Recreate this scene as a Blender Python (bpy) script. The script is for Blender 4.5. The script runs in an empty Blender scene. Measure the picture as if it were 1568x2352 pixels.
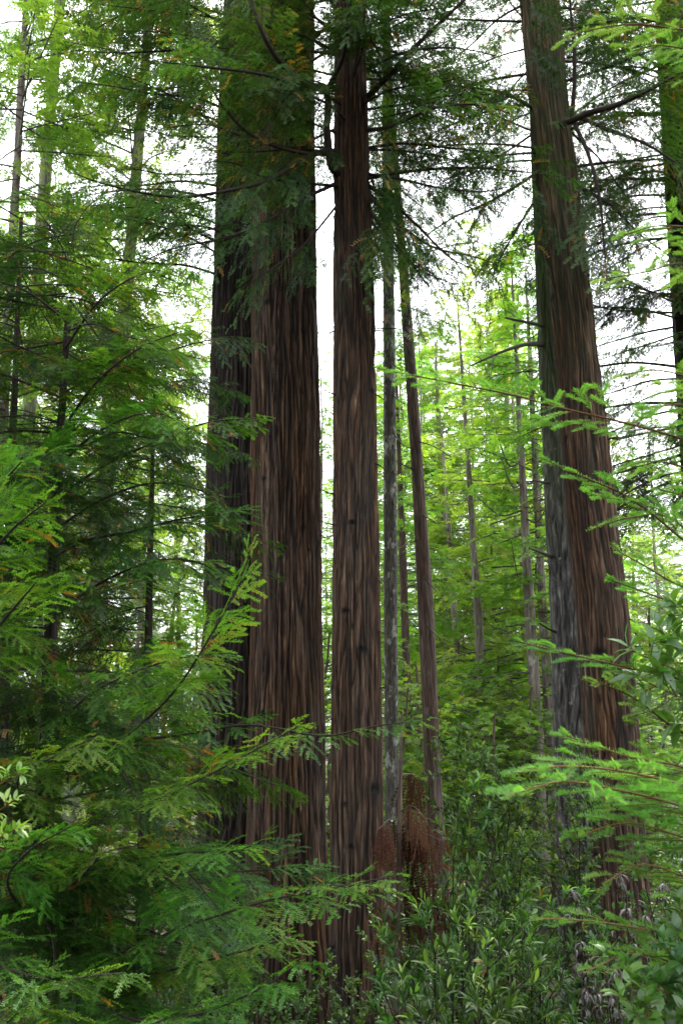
import bpy, math, os, numpy as np
from mathutils import Vector
R = math.radians
SC = bpy.context.scene
COL = SC.collection
# ------------------------------------------------------------------ camera geometry (photo measured on a 1568 x 2352 grid)
F, CX, CY, PITCH = 2259.0, 784.0, 1176.0, R(12.0)
FWD = np.array([0, math.cos(PITCH), math.sin(PITCH)])
UPV = np.array([0, -math.sin(PITCH), math.cos(PITCH)])
RGT = np.array([1.0, 0, 0])

def P(x, y, Y):
    """world point seen at photo point (x, y) standing Y metres ahead of the camera"""
    d = FWD + RGT * ((x - CX) / F) - UPV * ((y - CY) / F)
    return d * (Y / d[1])

def depth(p):
    return float(np.dot(p, FWD))

def sstep(a, b, t):
    t = np.clip((t - a) / (b - a), 0, 1)
    return t * t * (3 - 2 * t)

def ground(x, y):
    x = np.asarray(x, float); y = np.asarray(y, float)
    z = -1.65 - 3.7 * sstep(1.0, 16.0, y) - 1.6 * sstep(14, 55, y) - 3.0 * sstep(55, 160, y)
    z = z + 0.22 * np.sin(x * 0.55 + 1.3) * np.sin(y * 0.47 + .4) + 0.1 * np.sin(x * 1.7 + y * 1.1) * np.sin(y * 1.9 - x * .6)
    return z

# ------------------------------------------------------------------ mesh helpers
def mesh_from(name, V, Q, mats, tone=None, midx=None, smooth=False, sm_list=None):
    V = np.ascontiguousarray(V, np.float32); Q = np.ascontiguousarray(Q, np.int32)
    me = bpy.data.meshes.new(name)
    me.vertices.add(len(V)); me.vertices.foreach_set('co', V.ravel())
    me.loops.add(Q.size); me.loops.foreach_set('vertex_index', Q.ravel())
    me.polygons.add(len(Q)); me.polygons.foreach_set('loop_start', np.arange(0, Q.size, 4, dtype=np.int32))
    if midx is not None: me.polygons.foreach_set('material_index', np.ascontiguousarray(midx, np.int32))
    if smooth or sm_list is not None:
        s = np.ones(len(Q), bool) if sm_list is None else np.ascontiguousarray(sm_list, bool)
        me.polygons.foreach_set('use_smooth', s)
    for m in mats: me.materials.append(m)
    if tone is not None:
        a = me.attributes.new('tone', 'FLOAT', 'POINT'); a.data.foreach_set('value', np.ascontiguousarray(tone, np.float32))
    me.update(calc_edges=True)
    return me

class Geo:
    def __init__(s): s.V, s.Q, s.T, s.M, s.n = [], [], [], [], 0
    def add(s, V, Q, tone=0.5, m=0):
        V = np.asarray(V, float).reshape(-1, 3)
        s.V.append(V); s.Q.append(np.asarray(Q, int).reshape(-1, 4) + s.n)
        s.T.append(np.full(len(V), tone) if np.isscalar(tone) else np.asarray(tone, float))
        s.M.append(np.full(len(s.Q[-1]), m)); s.n += len(V)
    def mesh(s, name, mats, off=None, smooth=False, smooth_mat=None):
        V = np.concatenate(s.V); 
        if off is not None: V = V - np.asarray(off)
        M = np.concatenate(s.M)
        return mesh_from(name, V, np.concatenate(s.Q), mats, np.concatenate(s.T), M, smooth, None if smooth_mat is None else M == smooth_mat)

def link(name, me, parent=None):
    o = bpy.data.objects.new(name, me); COL.objects.link(o)
    if parent is not None: o.parent = parent
    return o

def empty(name, loc, label, cat, group=None):
    o = bpy.data.objects.new(name, None); COL.objects.link(o)
    o.location = [float(v) for v in loc]; o.empty_display_size = .3
    o['label'] = label; o['category'] = cat
    if group: o['group'] = group
    return o

def unit(v):
    v = np.asarray(v, float); return v / (np.linalg.norm(v, axis=-1, keepdims=True) + 1e-12)

def spline(pts, n):
    """Catmull-Rom through pts, resampled to n points"""
    p = np.asarray(pts, float); p = np.vstack([2 * p[0] - p[1], p, 2 * p[-1] - p[-2]])
    out = []
    seg = len(p) - 3; m = max(6, int(n * 3 / seg))
    for i in range(seg):
        t = np.linspace(0, 1, m, endpoint=False)[:, None]
        a, b, c, d = p[i:i + 4]
        out.append(.5 * ((2 * b) + (c - a) * t + (2 * a - 5 * b + 4 * c - d) * t ** 2 + (3 * b - a - 3 * c + d) * t ** 3))
    out = np.vstack(out + [p[-2][None]])
    s = np.concatenate([[0], np.cumsum(np.linalg.norm(np.diff(out, axis=0), axis=1))])
    q = np.linspace(0, s[-1], n)
    return np.stack([np.interp(q, s, out[:, k]) for k in range(3)], 1), s[-1]

def tube(path, rad, ns):
    path = np.asarray(path, float); n = len(path); rad = np.broadcast_to(np.asarray(rad, float), (n,))
    t = unit(np.gradient(path, axis=0))
    ref = np.array([0, 0, 1.0]) if abs(t[0][2]) < .8 else np.array([1.0, 0, 0])
    a = unit(np.cross(t, ref)); b = np.cross(t, a)
    th = np.arange(ns) * 2 * math.pi / ns
    V = path[:, None] + rad[:, None, None] * (a[:, None] * np.cos(th)[None, :, None] + b[:, None] * np.sin(th)[None, :, None])
    i = np.arange(n - 1)[:, None] * ns; j = np.arange(ns)[None]; k = (j + 1) % ns
    Q = np.stack([i + j, i + k, i + ns + k, i + ns + j], -1).reshape(-1, 4)
    return V.reshape(-1, 3), Q

# value noise, periodic in u
def vnoise(rng, u, v, nu, nv):
    g = rng.random((nv + 2, nu))
    x = u * nu; y = v * nv
    xi = np.floor(x).astype(int); yi = np.clip(np.floor(y).astype(int), 0, nv)
    fx = x - xi; fy = np.clip(y - yi, 0, 1); fx = fx * fx * (3 - 2 * fx); fy = fy * fy * (3 - 2 * fy)
    a, b = xi % nu, (xi + 1) % nu; yj = np.clip(yi + 1, 0, nv + 1)
    return (g[yi, a] * (1 - fx) + g[yi, b] * fx) * (1 - fy) + (g[yj, a] * (1 - fx) + g[yj, b] * fx) * fy

# ------------------------------------------------------------------ materials
def nodes(name):
    m = bpy.data.materials.new(name); m.use_nodes = True
    nt = m.node_tree; nt.nodes.clear()
    return m, nt, nt.nodes.new('ShaderNodeOutputMaterial'), (lambda t, **k: _n(nt, t, **k))

def _n(nt, t, **k):
    n = nt.nodes.new(t)
    for a, v in k.items(): setattr(n, a, v)
    return n

def ramp(node, stops):
    e = node.color_ramp.elements
    while len(e) > 1: e.remove(e[-1])
    e[0].position, e[0].color = stops[0][0], (*stops[0][1], 1)
    for p, c in stops[1:]:
        x = e.new(p); x.color = (*c, 1)

def leaf_mat(name, stops, trans=(1.4, 1.6, .7), tw=.45, gloss=.06, rough=.4, vary=.25, hue=.02):
    m, nt, out, N = nodes(name); L = nt.links.new
    at = N('ShaderNodeAttribute', attribute_name='tone')
    cr = N('ShaderNodeValToRGB'); ramp(cr, stops); L(at.outputs['Fac'], cr.inputs[0])
    oi = N('ShaderNodeObjectInfo')
    mr = N('ShaderNodeMapRange'); mr.inputs[3].default_value = 1 - vary; mr.inputs[4].default_value = 1 + vary; L(oi.outputs['Random'], mr.inputs[0])
    mh = N('ShaderNodeMapRange'); mh.inputs[3].default_value = .5 - hue; mh.inputs[4].default_value = .5 + hue
    fr = N('ShaderNodeMath', operation='FRACT'); mu = N('ShaderNodeMath', operation='MULTIPLY'); mu.inputs[1].default_value = 7.31
    L(oi.outputs['Random'], mu.inputs[0]); L(mu.outputs[0], fr.inputs[0]); L(fr.outputs[0], mh.inputs[0])
    hs = N('ShaderNodeHueSaturation'); L(cr.outputs[0], hs.inputs['Color']); L(mr.outputs[0], hs.inputs['Value']); L(mh.outputs[0], hs.inputs['Hue'])
    df = N('ShaderNodeBsdfDiffuse'); L(hs.outputs[0], df.inputs[0])
    mx = N('ShaderNodeMixRGB', blend_type='MULTIPLY'); mx.inputs[0].default_value = 1; mx.inputs[2].default_value = (*trans, 1); L(hs.outputs[0], mx.inputs[1])
    tr = N('ShaderNodeBsdfTranslucent'); L(mx.outputs[0], tr.inputs[0])
    m1 = N('ShaderNodeMixShader'); m1.inputs[0].default_value = tw; L(df.outputs[0], m1.inputs[1]); L(tr.outputs[0], m1.inputs[2])
    gl = N('ShaderNodeBsdfGlossy'); gl.inputs['Roughness'].default_value = rough; gl.inputs['Color'].default_value = (.9, .95, 1, 1)
    m2 = N('ShaderNodeMixShader'); m2.inputs[0].default_value = gloss; L(m1.outputs[0], m2.inputs[1]); L(gl.outputs[0], m2.inputs[2])
    L(m2.outputs[0], out.inputs[0])
    return m

def bark_mat(name, stops, patch=None, fine=(46, 46, 4.5), bump=.8, fib=.40, patch_scale=(3, 3, 2), patch_lo=.55, patch_hi=.7, rough=.85, mossy=None):
    m, nt, out, N = nodes(name); L = nt.links.new
    tc = N('ShaderNodeTexCoord')
    mp = N('ShaderNodeMapping'); mp.inputs['Scale'].default_value = fine; L(tc.outputs['Object'], mp.inputs[0])
    n1 = N('ShaderNodeTexNoise'); n1.inputs['Scale'].default_value = 1; n1.inputs['Detail'].default_value = 6; L(mp.outputs[0], n1.inputs['Vector'])
    at = N('ShaderNodeAttribute', attribute_name='tone')
    n1.inputs['Roughness'].default_value = .72
    nr = N('ShaderNodeMapRange'); nr.inputs[1].default_value = .28; nr.inputs[2].default_value = .72; nr.inputs[3].default_value = -.5; nr.inputs[4].default_value = .5; L(n1.outputs['Fac'], nr.inputs[0])
    ma = N('ShaderNodeMath', operation='MULTIPLY_ADD'); ma.inputs[1].default_value = fib; L(nr.outputs[0], ma.inputs[0]); L(at.outputs['Fac'], ma.inputs[2])
    cr = N('ShaderNodeValToRGB'); ramp(cr, stops); L(ma.outputs[0], cr.inputs[0])
    # broad weathering: greyer and redder zones
    mp2 = N('ShaderNodeMapping'); mp2.inputs['Scale'].default_value = (2.2, 2.2, .35); L(tc.outputs['Object'], mp2.inputs[0])
    n2 = N('ShaderNodeTexNoise'); n2.inputs['Scale'].default_value = 1; n2.inputs['Detail'].default_value = 3; L(mp2.outputs[0], n2.inputs['Vector'])
    hs = N('ShaderNodeHueSaturation'); L(cr.outputs[0], hs.inputs['Color'])
    mr = N('ShaderNodeMapRange'); mr.inputs[1].default_value = .3; mr.inputs[2].default_value = .7; mr.inputs[3].default_value = .75; mr.inputs[4].default_value = 1.25; L(n2.outputs['Fac'], mr.inputs[0]); L(mr.outputs[0], hs.inputs['Saturation'])
    mv = N('ShaderNodeMapRange'); mv.inputs[1].default_value = .3; mv.inputs[2].default_value = .7; mv.inputs[3].default_value = 1.15; mv.inputs[4].default_value = .85; L(n2.outputs['Fac'], mv.inputs[0]); L(mv.outputs[0], hs.inputs['Value'])
    colour = hs.outputs[0]
    if patch:
        mp3 = N('ShaderNodeMapping'); mp3.inputs['Scale'].default_value = patch_scale; L(tc.outputs['Object'], mp3.inputs[0])
        n3 = N('ShaderNodeTexNoise'); n3.inputs['Scale'].default_value = 1; n3.inputs['Detail'].default_value = 5; n3.inputs['Roughness'].default_value = .65; L(mp3.outputs[0], n3.inputs['Vector'])
        r3 = N('ShaderNodeMapRange'); r3.inputs[1].default_value = patch_lo; r3.inputs[2].default_value = patch_hi; L(n3.outputs['Fac'], r3.inputs[0])
        mx = N('ShaderNodeMixRGB'); mx.inputs[2].default_value = (*patch, 1); L(r3.outputs[0], mx.inputs[0]); L(colour, mx.inputs[1]); colour = mx.outputs[0]
    if mossy:
        sx = N('ShaderNodeSeparateXYZ'); L(tc.outputs['Object'], sx.inputs[0])
        rz = N('ShaderNodeMapRange'); rz.inputs[1].default_value = mossy[0]; rz.inputs[2].default_value = mossy[1]; rz.inputs[4].default_value = mossy[2]; L(sx.outputs['Z'], rz.inputs[0])
        mp4 = N('ShaderNodeMapping'); mp4.inputs['Scale'].default_value = (7, 7, 3); L(tc.outputs['Object'], mp4.inputs[0])
        n4 = N('ShaderNodeTexNoise'); n4.inputs['Scale'].default_value = 1; n4.inputs['Detail'].default_value = 5; L(mp4.outputs[0], n4.inputs['Vector'])
        m4 = N('ShaderNodeMath', operation='MULTIPLY'); L(rz.outputs[0], m4.inputs[0]); L(n4.outputs['Fac'], m4.inputs[1]); m4.use_clamp = True
        mx = N('ShaderNodeMixRGB'); mx.inputs[2].default_value = (.03, .046, .009, 1); L(m4.outputs[0], mx.inputs[0]); L(colour, mx.inputs[1]); colour = mx.outputs[0]
    bs = N('ShaderNodeBsdfPrincipled'); bs.inputs['Roughness'].default_value = rough; bs.inputs['Specular IOR Level'].default_value = .25
    L(colour, bs.inputs['Base Color'])
    bp = N('ShaderNodeBump'); bp.inputs['Strength'].default_value = bump; bp.inputs['Distance'].default_value = .02; L(ma.outputs[0], bp.inputs['Height']); L(bp.outputs[0], bs.inputs['Normal'])
    L(bs.outputs[0], out.inputs[0])
    return m

RW_BARK = [(.08, (.0038, .0023, .0015)), (.3, (.0108, .0058, .0036)), (.5, (.0275, .0142, .0080)), (.68, (.050, .0265, .0148)), (.84, (.085, .050, .0295)), (.95, (.155, .107, .068)), (1, (.19, .145, .10))]
M = {}
M['rw_bark'] = bark_mat('redwood_bark', RW_BARK, patch=(.026, .028, .02), patch_scale=(5, 5, .8), patch_lo=.56, patch_hi=.8)
M['rw_bark_shaded'] = bark_mat('redwood_bark_shaded', [(p, (c[0] * .3, c[1] * .32, c[2] * .35)) for p, c in RW_BARK], patch=(.016, .018, .013), patch_scale=(5, 5, .8), patch_lo=.54, patch_hi=.8)  # same bark darkened: shade on the half-hidden trunk is put into its colour
M['rw_bark_mossy'] = bark_mat('redwood_bark_mossy', RW_BARK, patch=(.028, .028, .02), patch_scale=(4, 4, 1), patch_lo=.56, patch_hi=.8, mossy=(9.5, 15, .5))
M['fir_bark'] = bark_mat('fir_bark', [(.05, (.005, .005, .005)), (.35, (.018, .017, .016)), (.6, (.046, .043, .041)), (.85, (.09, .086, .08)), (1, (.16, .155, .145))], patch=(.15, .15, .14), fine=(26, 26, 8), patch_scale=(9, 9, 7), patch_lo=.62, patch_hi=.7, mossy=(8, 13, 1.6))
M['lichen_bark'] = bark_mat('lichen_bark', [(.05, (.014, .012, .010)), (.4, (.04, .037, .03)), (.7, (.08, .075, .063)), (1, (.15, .145, .125))], patch=(.2, .2, .18), fine=(30, 30, 10), patch_scale=(5, 5, 3.2), patch_lo=.55, patch_hi=.63)
M['slim_bark'] = bark_mat('slim_bark', [(.05, (.016, .011, .008)), (.4, (.045, .029, .022)), (.7, (.085, .057, .045)), (1, (.16, .12, .1))], patch=(.11, .1, .08), fine=(30, 30, 4), patch_scale=(5, 5, 2), patch_lo=.6, patch_hi=.75)
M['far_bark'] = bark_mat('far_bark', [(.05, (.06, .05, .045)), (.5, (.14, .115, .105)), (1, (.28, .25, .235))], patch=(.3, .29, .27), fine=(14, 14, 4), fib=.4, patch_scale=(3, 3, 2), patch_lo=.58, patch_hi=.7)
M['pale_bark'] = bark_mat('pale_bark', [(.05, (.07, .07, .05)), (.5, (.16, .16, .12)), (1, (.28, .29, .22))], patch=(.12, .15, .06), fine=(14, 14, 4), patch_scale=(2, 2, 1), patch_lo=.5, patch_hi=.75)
M['twig'] = bark_mat('twig_bark', [(.1, (.006, .004, .003)), (.6, (.016, .010, .0075)), (1, (.036, .023, .016))], fine=(40, 40, 40), bump=.2)
M['fir_twig'] = bark_mat('fir_twig', [(.1, (.035, .018, .008)), (.6, (.09, .048, .018)), (1, (.16, .10, .04))], fine=(60, 60, 60), bump=.2)
M['grey_twig'] = bark_mat('grey_twig', [(.1, (.03, .026, .022)), (.6, (.065, .057, .05)), (1, (.12, .11, .1))], fine=(20, 20, 20), bump=.2)
DEAD = (.13, .052, .010)
M['rw'] = leaf_mat('redwood_needles', [(0, (.009, .025, .004)), (.4, (.027, .072, .008)), (.75, (.066, .160, .018)), (.93, (.12, .245, .036)), (.96, DEAD), (1, (.2, .11, .025))], tw=.45, gloss=.018)  # darkest stops carry the shade inside the near sprays
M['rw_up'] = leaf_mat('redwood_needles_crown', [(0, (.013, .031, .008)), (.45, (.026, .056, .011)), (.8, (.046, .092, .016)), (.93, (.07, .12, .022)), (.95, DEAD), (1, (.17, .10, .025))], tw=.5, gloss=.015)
M['fir'] = leaf_mat('fir_needles', [(0, (.045, .115, .024)), (.5, (.085, .185, .038)), (.9, (.13, .245, .055)), (1, (.17, .17, .05))], tw=.48, gloss=.015, vary=.15)
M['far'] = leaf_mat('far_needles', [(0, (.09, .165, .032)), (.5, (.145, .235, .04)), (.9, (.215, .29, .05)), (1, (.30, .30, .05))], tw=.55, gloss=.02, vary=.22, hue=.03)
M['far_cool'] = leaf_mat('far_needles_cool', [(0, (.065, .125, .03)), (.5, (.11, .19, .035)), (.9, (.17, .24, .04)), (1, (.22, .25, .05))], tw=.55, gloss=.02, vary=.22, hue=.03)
M['bay'] = leaf_mat('bay_leaves', [(0, (.010, .028, .006)), (.5, (.022, .056, .010)), (.88, (.065, .14, .02)), (.95, (.12, .2, .03)), (.97, DEAD), (1, (.25, .1, .02))], tw=.3, gloss=.02, rough=.45, vary=.45)
M['oak'] = leaf_mat('oak_leaves', [(0, (.010, .024, .006)), (.5, (.024, .05, .010)), (.8, (.06, .10, .016)), (1, (.14, .18, .03))], tw=.35, gloss=.02, rough=.4)
M['shrub'] = leaf_mat('shrub_leaves', [(0, (.012, .032, .007)), (.6, (.03, .072, .013)), (.95, (.09, .14, .022)), (1, (.15, .16, .03))], tw=.4, gloss=.03)
M['rhodo'] = leaf_mat('rhododendron_leaves', [(0, (.03, .085, .018)), (.5, (.05, .13, .022)), (1, (.10, .19, .033))], tw=.4, gloss=.05, rough=.4)
M['sprig'] = leaf_mat('sprig_leaves', [(0, (.07, .14, .02)), (.5, (.12, .21, .03)), (1, (.2, .27, .045))], tw=.4, gloss=.06)
M['dead'] = leaf_mat('dead_needles', [(0, (.014, .008, .0055)), (.5, (.036, .018, .012)), (1, (.09, .05, .032))], trans=(1.3, .9, .7), tw=.3, gloss=.0, hue=.01)
M['withered'] = leaf_mat('withered_leaves', [(0, (.010, .007, .005)), (.5, (.026, .017, .013)), (1, (.09, .066, .052))], trans=(1, 1, 1), tw=.15, gloss=.05, hue=.01)

# ------------------------------------------------------------------ foliage generators
def needle_block(poly, nrm, tone, n, nl, nw, ang=55, jit=.22, ends=.45, rng=None, rows=(1, -1), taper=True):
    """poly (M,K,3) twig polylines -> rows of needle blades on both sides"""
    Mn, K, _ = poly.shape
    s = (np.arange(n) + .6) / n
    x = s * (K - 1); i = np.minimum(x.astype(int), K - 2); f = (x - i)[None, :, None]
    p = poly[:, i] * (1 - f) + poly[:, i + 1] * f
    t = unit(poly[:, i + 1] - poly[:, i])
    b = unit(np.cross(t, nrm[:, None, :]))
    nn = np.cross(b, t)
    env = np.ones(n)
    if taper: env = np.clip(np.minimum(ends + s * 3.0, ends + (1.06 - s) * 3.0), 0, 1)
    Vs, Ts = [], []
    for sg in rows:
        a = R(ang) + rng.normal(0, jit, (Mn, n, 1))
        up = rng.normal(.12, jit, (Mn, n, 1)) if abs(sg) == 1 else 1.0
        d = unit(t * np.cos(a) + (b * sg if abs(sg) == 1 else b * (sg - 2) ) * np.sin(a) + nn * up)
        L = nl * env[None, :, None] * rng.uniform(.8, 1.15, (Mn, n, 1))
        w = unit(np.cross(d, nn)) * nw * .5
        q0 = p; q2 = p + d * L; q1 = p + d * L * .5 + w; q3 = p + d * L * .5 - w
        Vs.append(np.stack([q0, q1, q2, q3], 2).reshape(-1, 3))
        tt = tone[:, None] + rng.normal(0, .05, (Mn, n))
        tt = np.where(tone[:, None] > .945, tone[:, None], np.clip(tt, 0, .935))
        Ts.append(np.repeat(tt.reshape(-1), 4))
    V = np.vstack(Vs); return V, np.arange(len(V)).reshape(-1, 4), np.concatenate(Ts)

def leaf_block(base, d, nrm, L, W, tone, fold=.25, curl=.15):
    """elliptic leaves with a folded midrib: 9 verts, 4 quads each"""
    d = unit(d); s = unit(np.cross(d, nrm)); n = np.cross(s, d)
    L = np.asarray(L)[:, None]; W = np.asarray(W)[:, None] * .5
    m = base + d * L * .5 + n * L * curl * .5
    tip = base + d * L - n * L * curl * .4
    def e(f, w, sg): return base + d * L * f + s * sg * W * w + n * (W * w * fold + L * curl * (.5 if f < .6 else .25) * (4 * f * (1 - f)))
    pts = np.stack([base, m, tip, e(.22, .68, 1), e(.5, 1, 1), e(.78, .66, 1), e(.22, .68, -1), e(.5, 1, -1), e(.78, .66, -1)], 1)
    k = np.arange(len(base))[:, None, None] * 9
    q = np.array([[0, 3, 4, 1], [1, 4, 5, 2], [0, 1, 7, 6], [1, 2, 8, 7]])[None] + k
    return pts.reshape(-1, 3), q.reshape(-1, 4), np.repeat(tone, 9)

def conifer_branch(path, rng, S, wood=None, leaf=None, tone0=None):
    """one limb with alternate secondary twigs and flat needle sprays. S: dict of settings"""
    wood = wood or Geo(); leaf = leaf or Geo()
    pts, L = spline(path, max(10, int(len(path) * 5)))
    n = len(pts)
    tt = np.linspace(0, 1, n)
    wood.add(*tube(pts, S['r0'] * (1 - tt) ** .8 + S['r1'] * tt + .0005, S.get('ns', 5)), tone=rng.uniform(.3, .7))
    tan = unit(np.gradient(pts, axis=0))
    polys, nrms, tones = [], [], []
    base_tone = rng.uniform(.3, .6) if tone0 is None else tone0
    ns = max(3, int(L * (1 - S['bare']) / S['sec_sp']))
    side = rng.choice([-1, 1])
    up0 = np.array([0, 0, 1.0])
    for k in range(ns):
        f = S['bare'] + (1 - S['bare']) * (k + rng.uniform(.1, .9)) / ns
        f = min(f, .995)
        side = -side
        x = f * (n - 1); i = min(int(x), n - 2); p0 = pts[i] + (pts[i + 1] - pts[i]) * (x - i); t = tan[i]
        roll = rng.normal(0, S.get('roll', .25))
        b = unit(np.cross(t, up0)); u = np.cross(b, t)
        sd = b * math.cos(roll) * side + u * math.sin(roll)
        g = (f - S['bare']) / (1 - S['bare'])
        env = (min(1, .45 + g * 2.2)) * (1 - g) ** S.get('tip', .65) + .16
        l2 = S['sec_len'] * env * rng.uniform(.65, 1.15)
        a = R(S['sec_ang'] + rng.normal(0, 8))
        d = unit(t * math.cos(a) + sd * math.sin(a))
        s = np.linspace(0, 1, 6)[:, None]
        q = p0 + d * s * l2 + t * (s ** 2) * l2 * .22 + np.array([0, 0, -1.0]) * (s ** 2) * l2 * (S['droop'] + rng.normal(0, .08)) + u * np.sin(s * 3) * l2 * rng.normal(0, .03)
        wood.add(*tube(q, np.linspace(S['r2'], S['r2'] * .4, 6), 3), tone=rng.uniform(.3, .7))
        tw = unit(q[-1] - q[0]); nb = unit(np.cross(tw, np.cross(u, tw)) + rng.normal(0, .15, 3))
        dead = rng.random() < S.get('dead', 0) * (1.4 - g)
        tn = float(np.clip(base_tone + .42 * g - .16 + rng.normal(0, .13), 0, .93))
        polys.append(q[[1, 2, 3, 4, 5]]); nrms.append(nb); tones.append(tn)
        n3 = int(l2 / S['ter_sp']) if S['ter_len'] > 0 else 0
        if n3 > 0:
            h = S.get('ter0', .12) + (1 - S.get('ter0', .12)) * (np.arange(n3) + rng.uniform(.2, .8, n3)) / n3; h = np.minimum(h, .99)
            xx = h * 5; ii = np.minimum(xx.astype(int), 4); ff = (xx - ii)[:, None]
            pp = q[ii] * (1 - ff) + q[ii + 1] * ff; t3 = unit(q[ii + 1] - q[ii])
            b3 = unit(np.cross(t3, nb)); sg = np.where(np.arange(n3) % 2 == 0, 1, -1)[:, None]
            a3 = R(S.get('ter_ang', 48)) + rng.normal(0, .14, (n3, 1))
            d3 = unit(t3 * np.cos(a3) + b3 * sg * np.sin(a3) + nb * rng.normal(0, .12, (n3, 1)))
            l3 = S['ter_len'] * np.clip(1.15 - h * .75, .25, 1)[:, None] * rng.uniform(.6, 1.15, (n3, 1)) * min(1, .5 + env)
            s3 = np.linspace(0, 1, 5)[None, :, None]
            po = pp[:, None] + d3[:, None] * s3 * l3[:, None] + t3[:, None] * s3 ** 2 * l3[:, None] * .25 - np.array([0, 0, 1.0]) * s3 ** 2 * l3[:, None] * (S.get('ter_droop', .12) + rng.normal(0, .06, (n3, 1, 1)))
            polys.extend(po); nrms.extend(np.repeat(nb[None], n3, 0)); tq = np.clip(tn + rng.normal(0, .08, n3) + .12 * (h - .5), 0, .935)
            dm = rng.random(n3) < S.get('dead', 0) * (1.5 - g) * (6 if dead else .35)
            tones.extend(np.where(dm, rng.uniform(.955, 1, n3), tq))
    k0 = int(n * .75); lead = pts[np.linspace(k0, n - 1, 5).astype(int)]
    polys.append(lead); nrms.append(np.array([0, 0, 1.0])); tones.append(.8)
    poly = np.array(polys); nrm = np.array(nrms); tones = np.array(tones)
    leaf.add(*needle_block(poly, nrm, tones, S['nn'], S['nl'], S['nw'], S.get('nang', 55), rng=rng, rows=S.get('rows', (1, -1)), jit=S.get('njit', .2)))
    if S.get('axis', 0) > 0:   # green twig axes
        t = unit(poly[:, -1] - poly[:, 0]); b = unit(np.cross(t, nrm)) * S['axis'] * .5
        V = np.stack([poly[:, [0, 2, 4]] - b[:, None], poly[:, [0, 2, 4]] + b[:, None]], 2).reshape(-1, 3)
        kk = np.arange(len(poly))[:, None, None] * 6
        leaf.add(V, (np.array([[0, 1, 3, 2], [2, 3, 5, 4]])[None] + kk).reshape(-1, 4), np.repeat(np.minimum(tones + .1, 1) if not S.get('axis_tone') else np.full(len(poly), S['axis_tone']), 6))
    return wood, leaf

# settings by distance
RW_NEAR = dict(r0=.011, r1=.0025, r2=.0022, ns=5, bare=.1, sec_sp=.043, sec_len=.48, sec_ang=50, droop=.24, ter_sp=.031, ter_len=.155, ter_ang=44, nn=13, nl=.019, nw=.0062, axis=.0035, roll=.4, dead=.05, ter_droop=.2, tip=.55)
RW_MIDL = dict(r0=.032, r1=.005, r2=.0055, ns=5, bare=.14, sec_sp=.10, sec_len=1.05, sec_ang=54, droop=.34, ter_sp=.068, ter_len=.26, ter_ang=48, nn=7, nl=.046, nw=.019, axis=.008, dead=.07, ter_droop=.5, roll=.6)
FIR_NEAR = dict(r0=.007, r1=.002, r2=.0022, ns=5, bare=.06, sec_sp=.065, sec_len=.36, sec_ang=44, droop=.05, ter_sp=.085, ter_len=.13, ter_ang=42, ter0=.3, nn=34, nl=.022, nw=.0030, nang=62, axis=.0028, dead=0, rows=(1, -1, 2.5), njit=.18, roll=.15, tip=.8, axis_tone=.97, ter_droop=.05)
FAR_LOD = dict(r0=.05, r1=.01, r2=.016, ns=4, bare=.22, sec_sp=.21, sec_len=1.05, sec_ang=55, droop=.2, ter_sp=.17, ter_len=.38, nn=6, nl=.135, nw=.046, axis=.02, dead=.02, ter_droop=.25, roll=.35)

# ------------------------------------------------------------------ trunks
def trunk_axis(pts, Y, z_top, flare=1.25):
    """pts: (y, xl, xr) on the photo. returns arrays z, x, r along the whole trunk"""
    rows = []
    for y, xl, xr in pts:
        c = P((xl + xr) / 2, y, Y); rows.append((c[2], c[0], (xr - xl) / 2 / F * depth(c)))
    rows.sort(); z, x, r = map(np.array, zip(*rows))
    sl = (x[-1] - x[0]) / (z[-1] - z[0])
    xb = x[0] + sl * (ground(x[0], Y) - z[0]); zg = float(ground(xb, Y))
    if z[0] > zg + .6:
        z = np.concatenate([[zg - .4, zg + .35], z]); x = np.concatenate([[xb, xb], x]); r = np.concatenate([[r[0] * flare * 1.12, r[0] * flare * .98], r])
    zt0, rt0, xt0 = z[-1], r[-1], x[-1]
    if z_top > zt0 + 1:
        sl2 = (x[-1] - x[-2]) / (z[-1] - z[-2])
        z = np.concatenate([z, [(zt0 + z_top) / 2, z_top]]); r = np.concatenate([r, [rt0 * .66, max(.006, rt0 * .12)]])
        x = np.concatenate([x, [xt0 + sl2 * (z_top - zt0) / 2, xt0 + sl2 * (z_top - zt0)]])
    return z, x, r, zg

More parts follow.
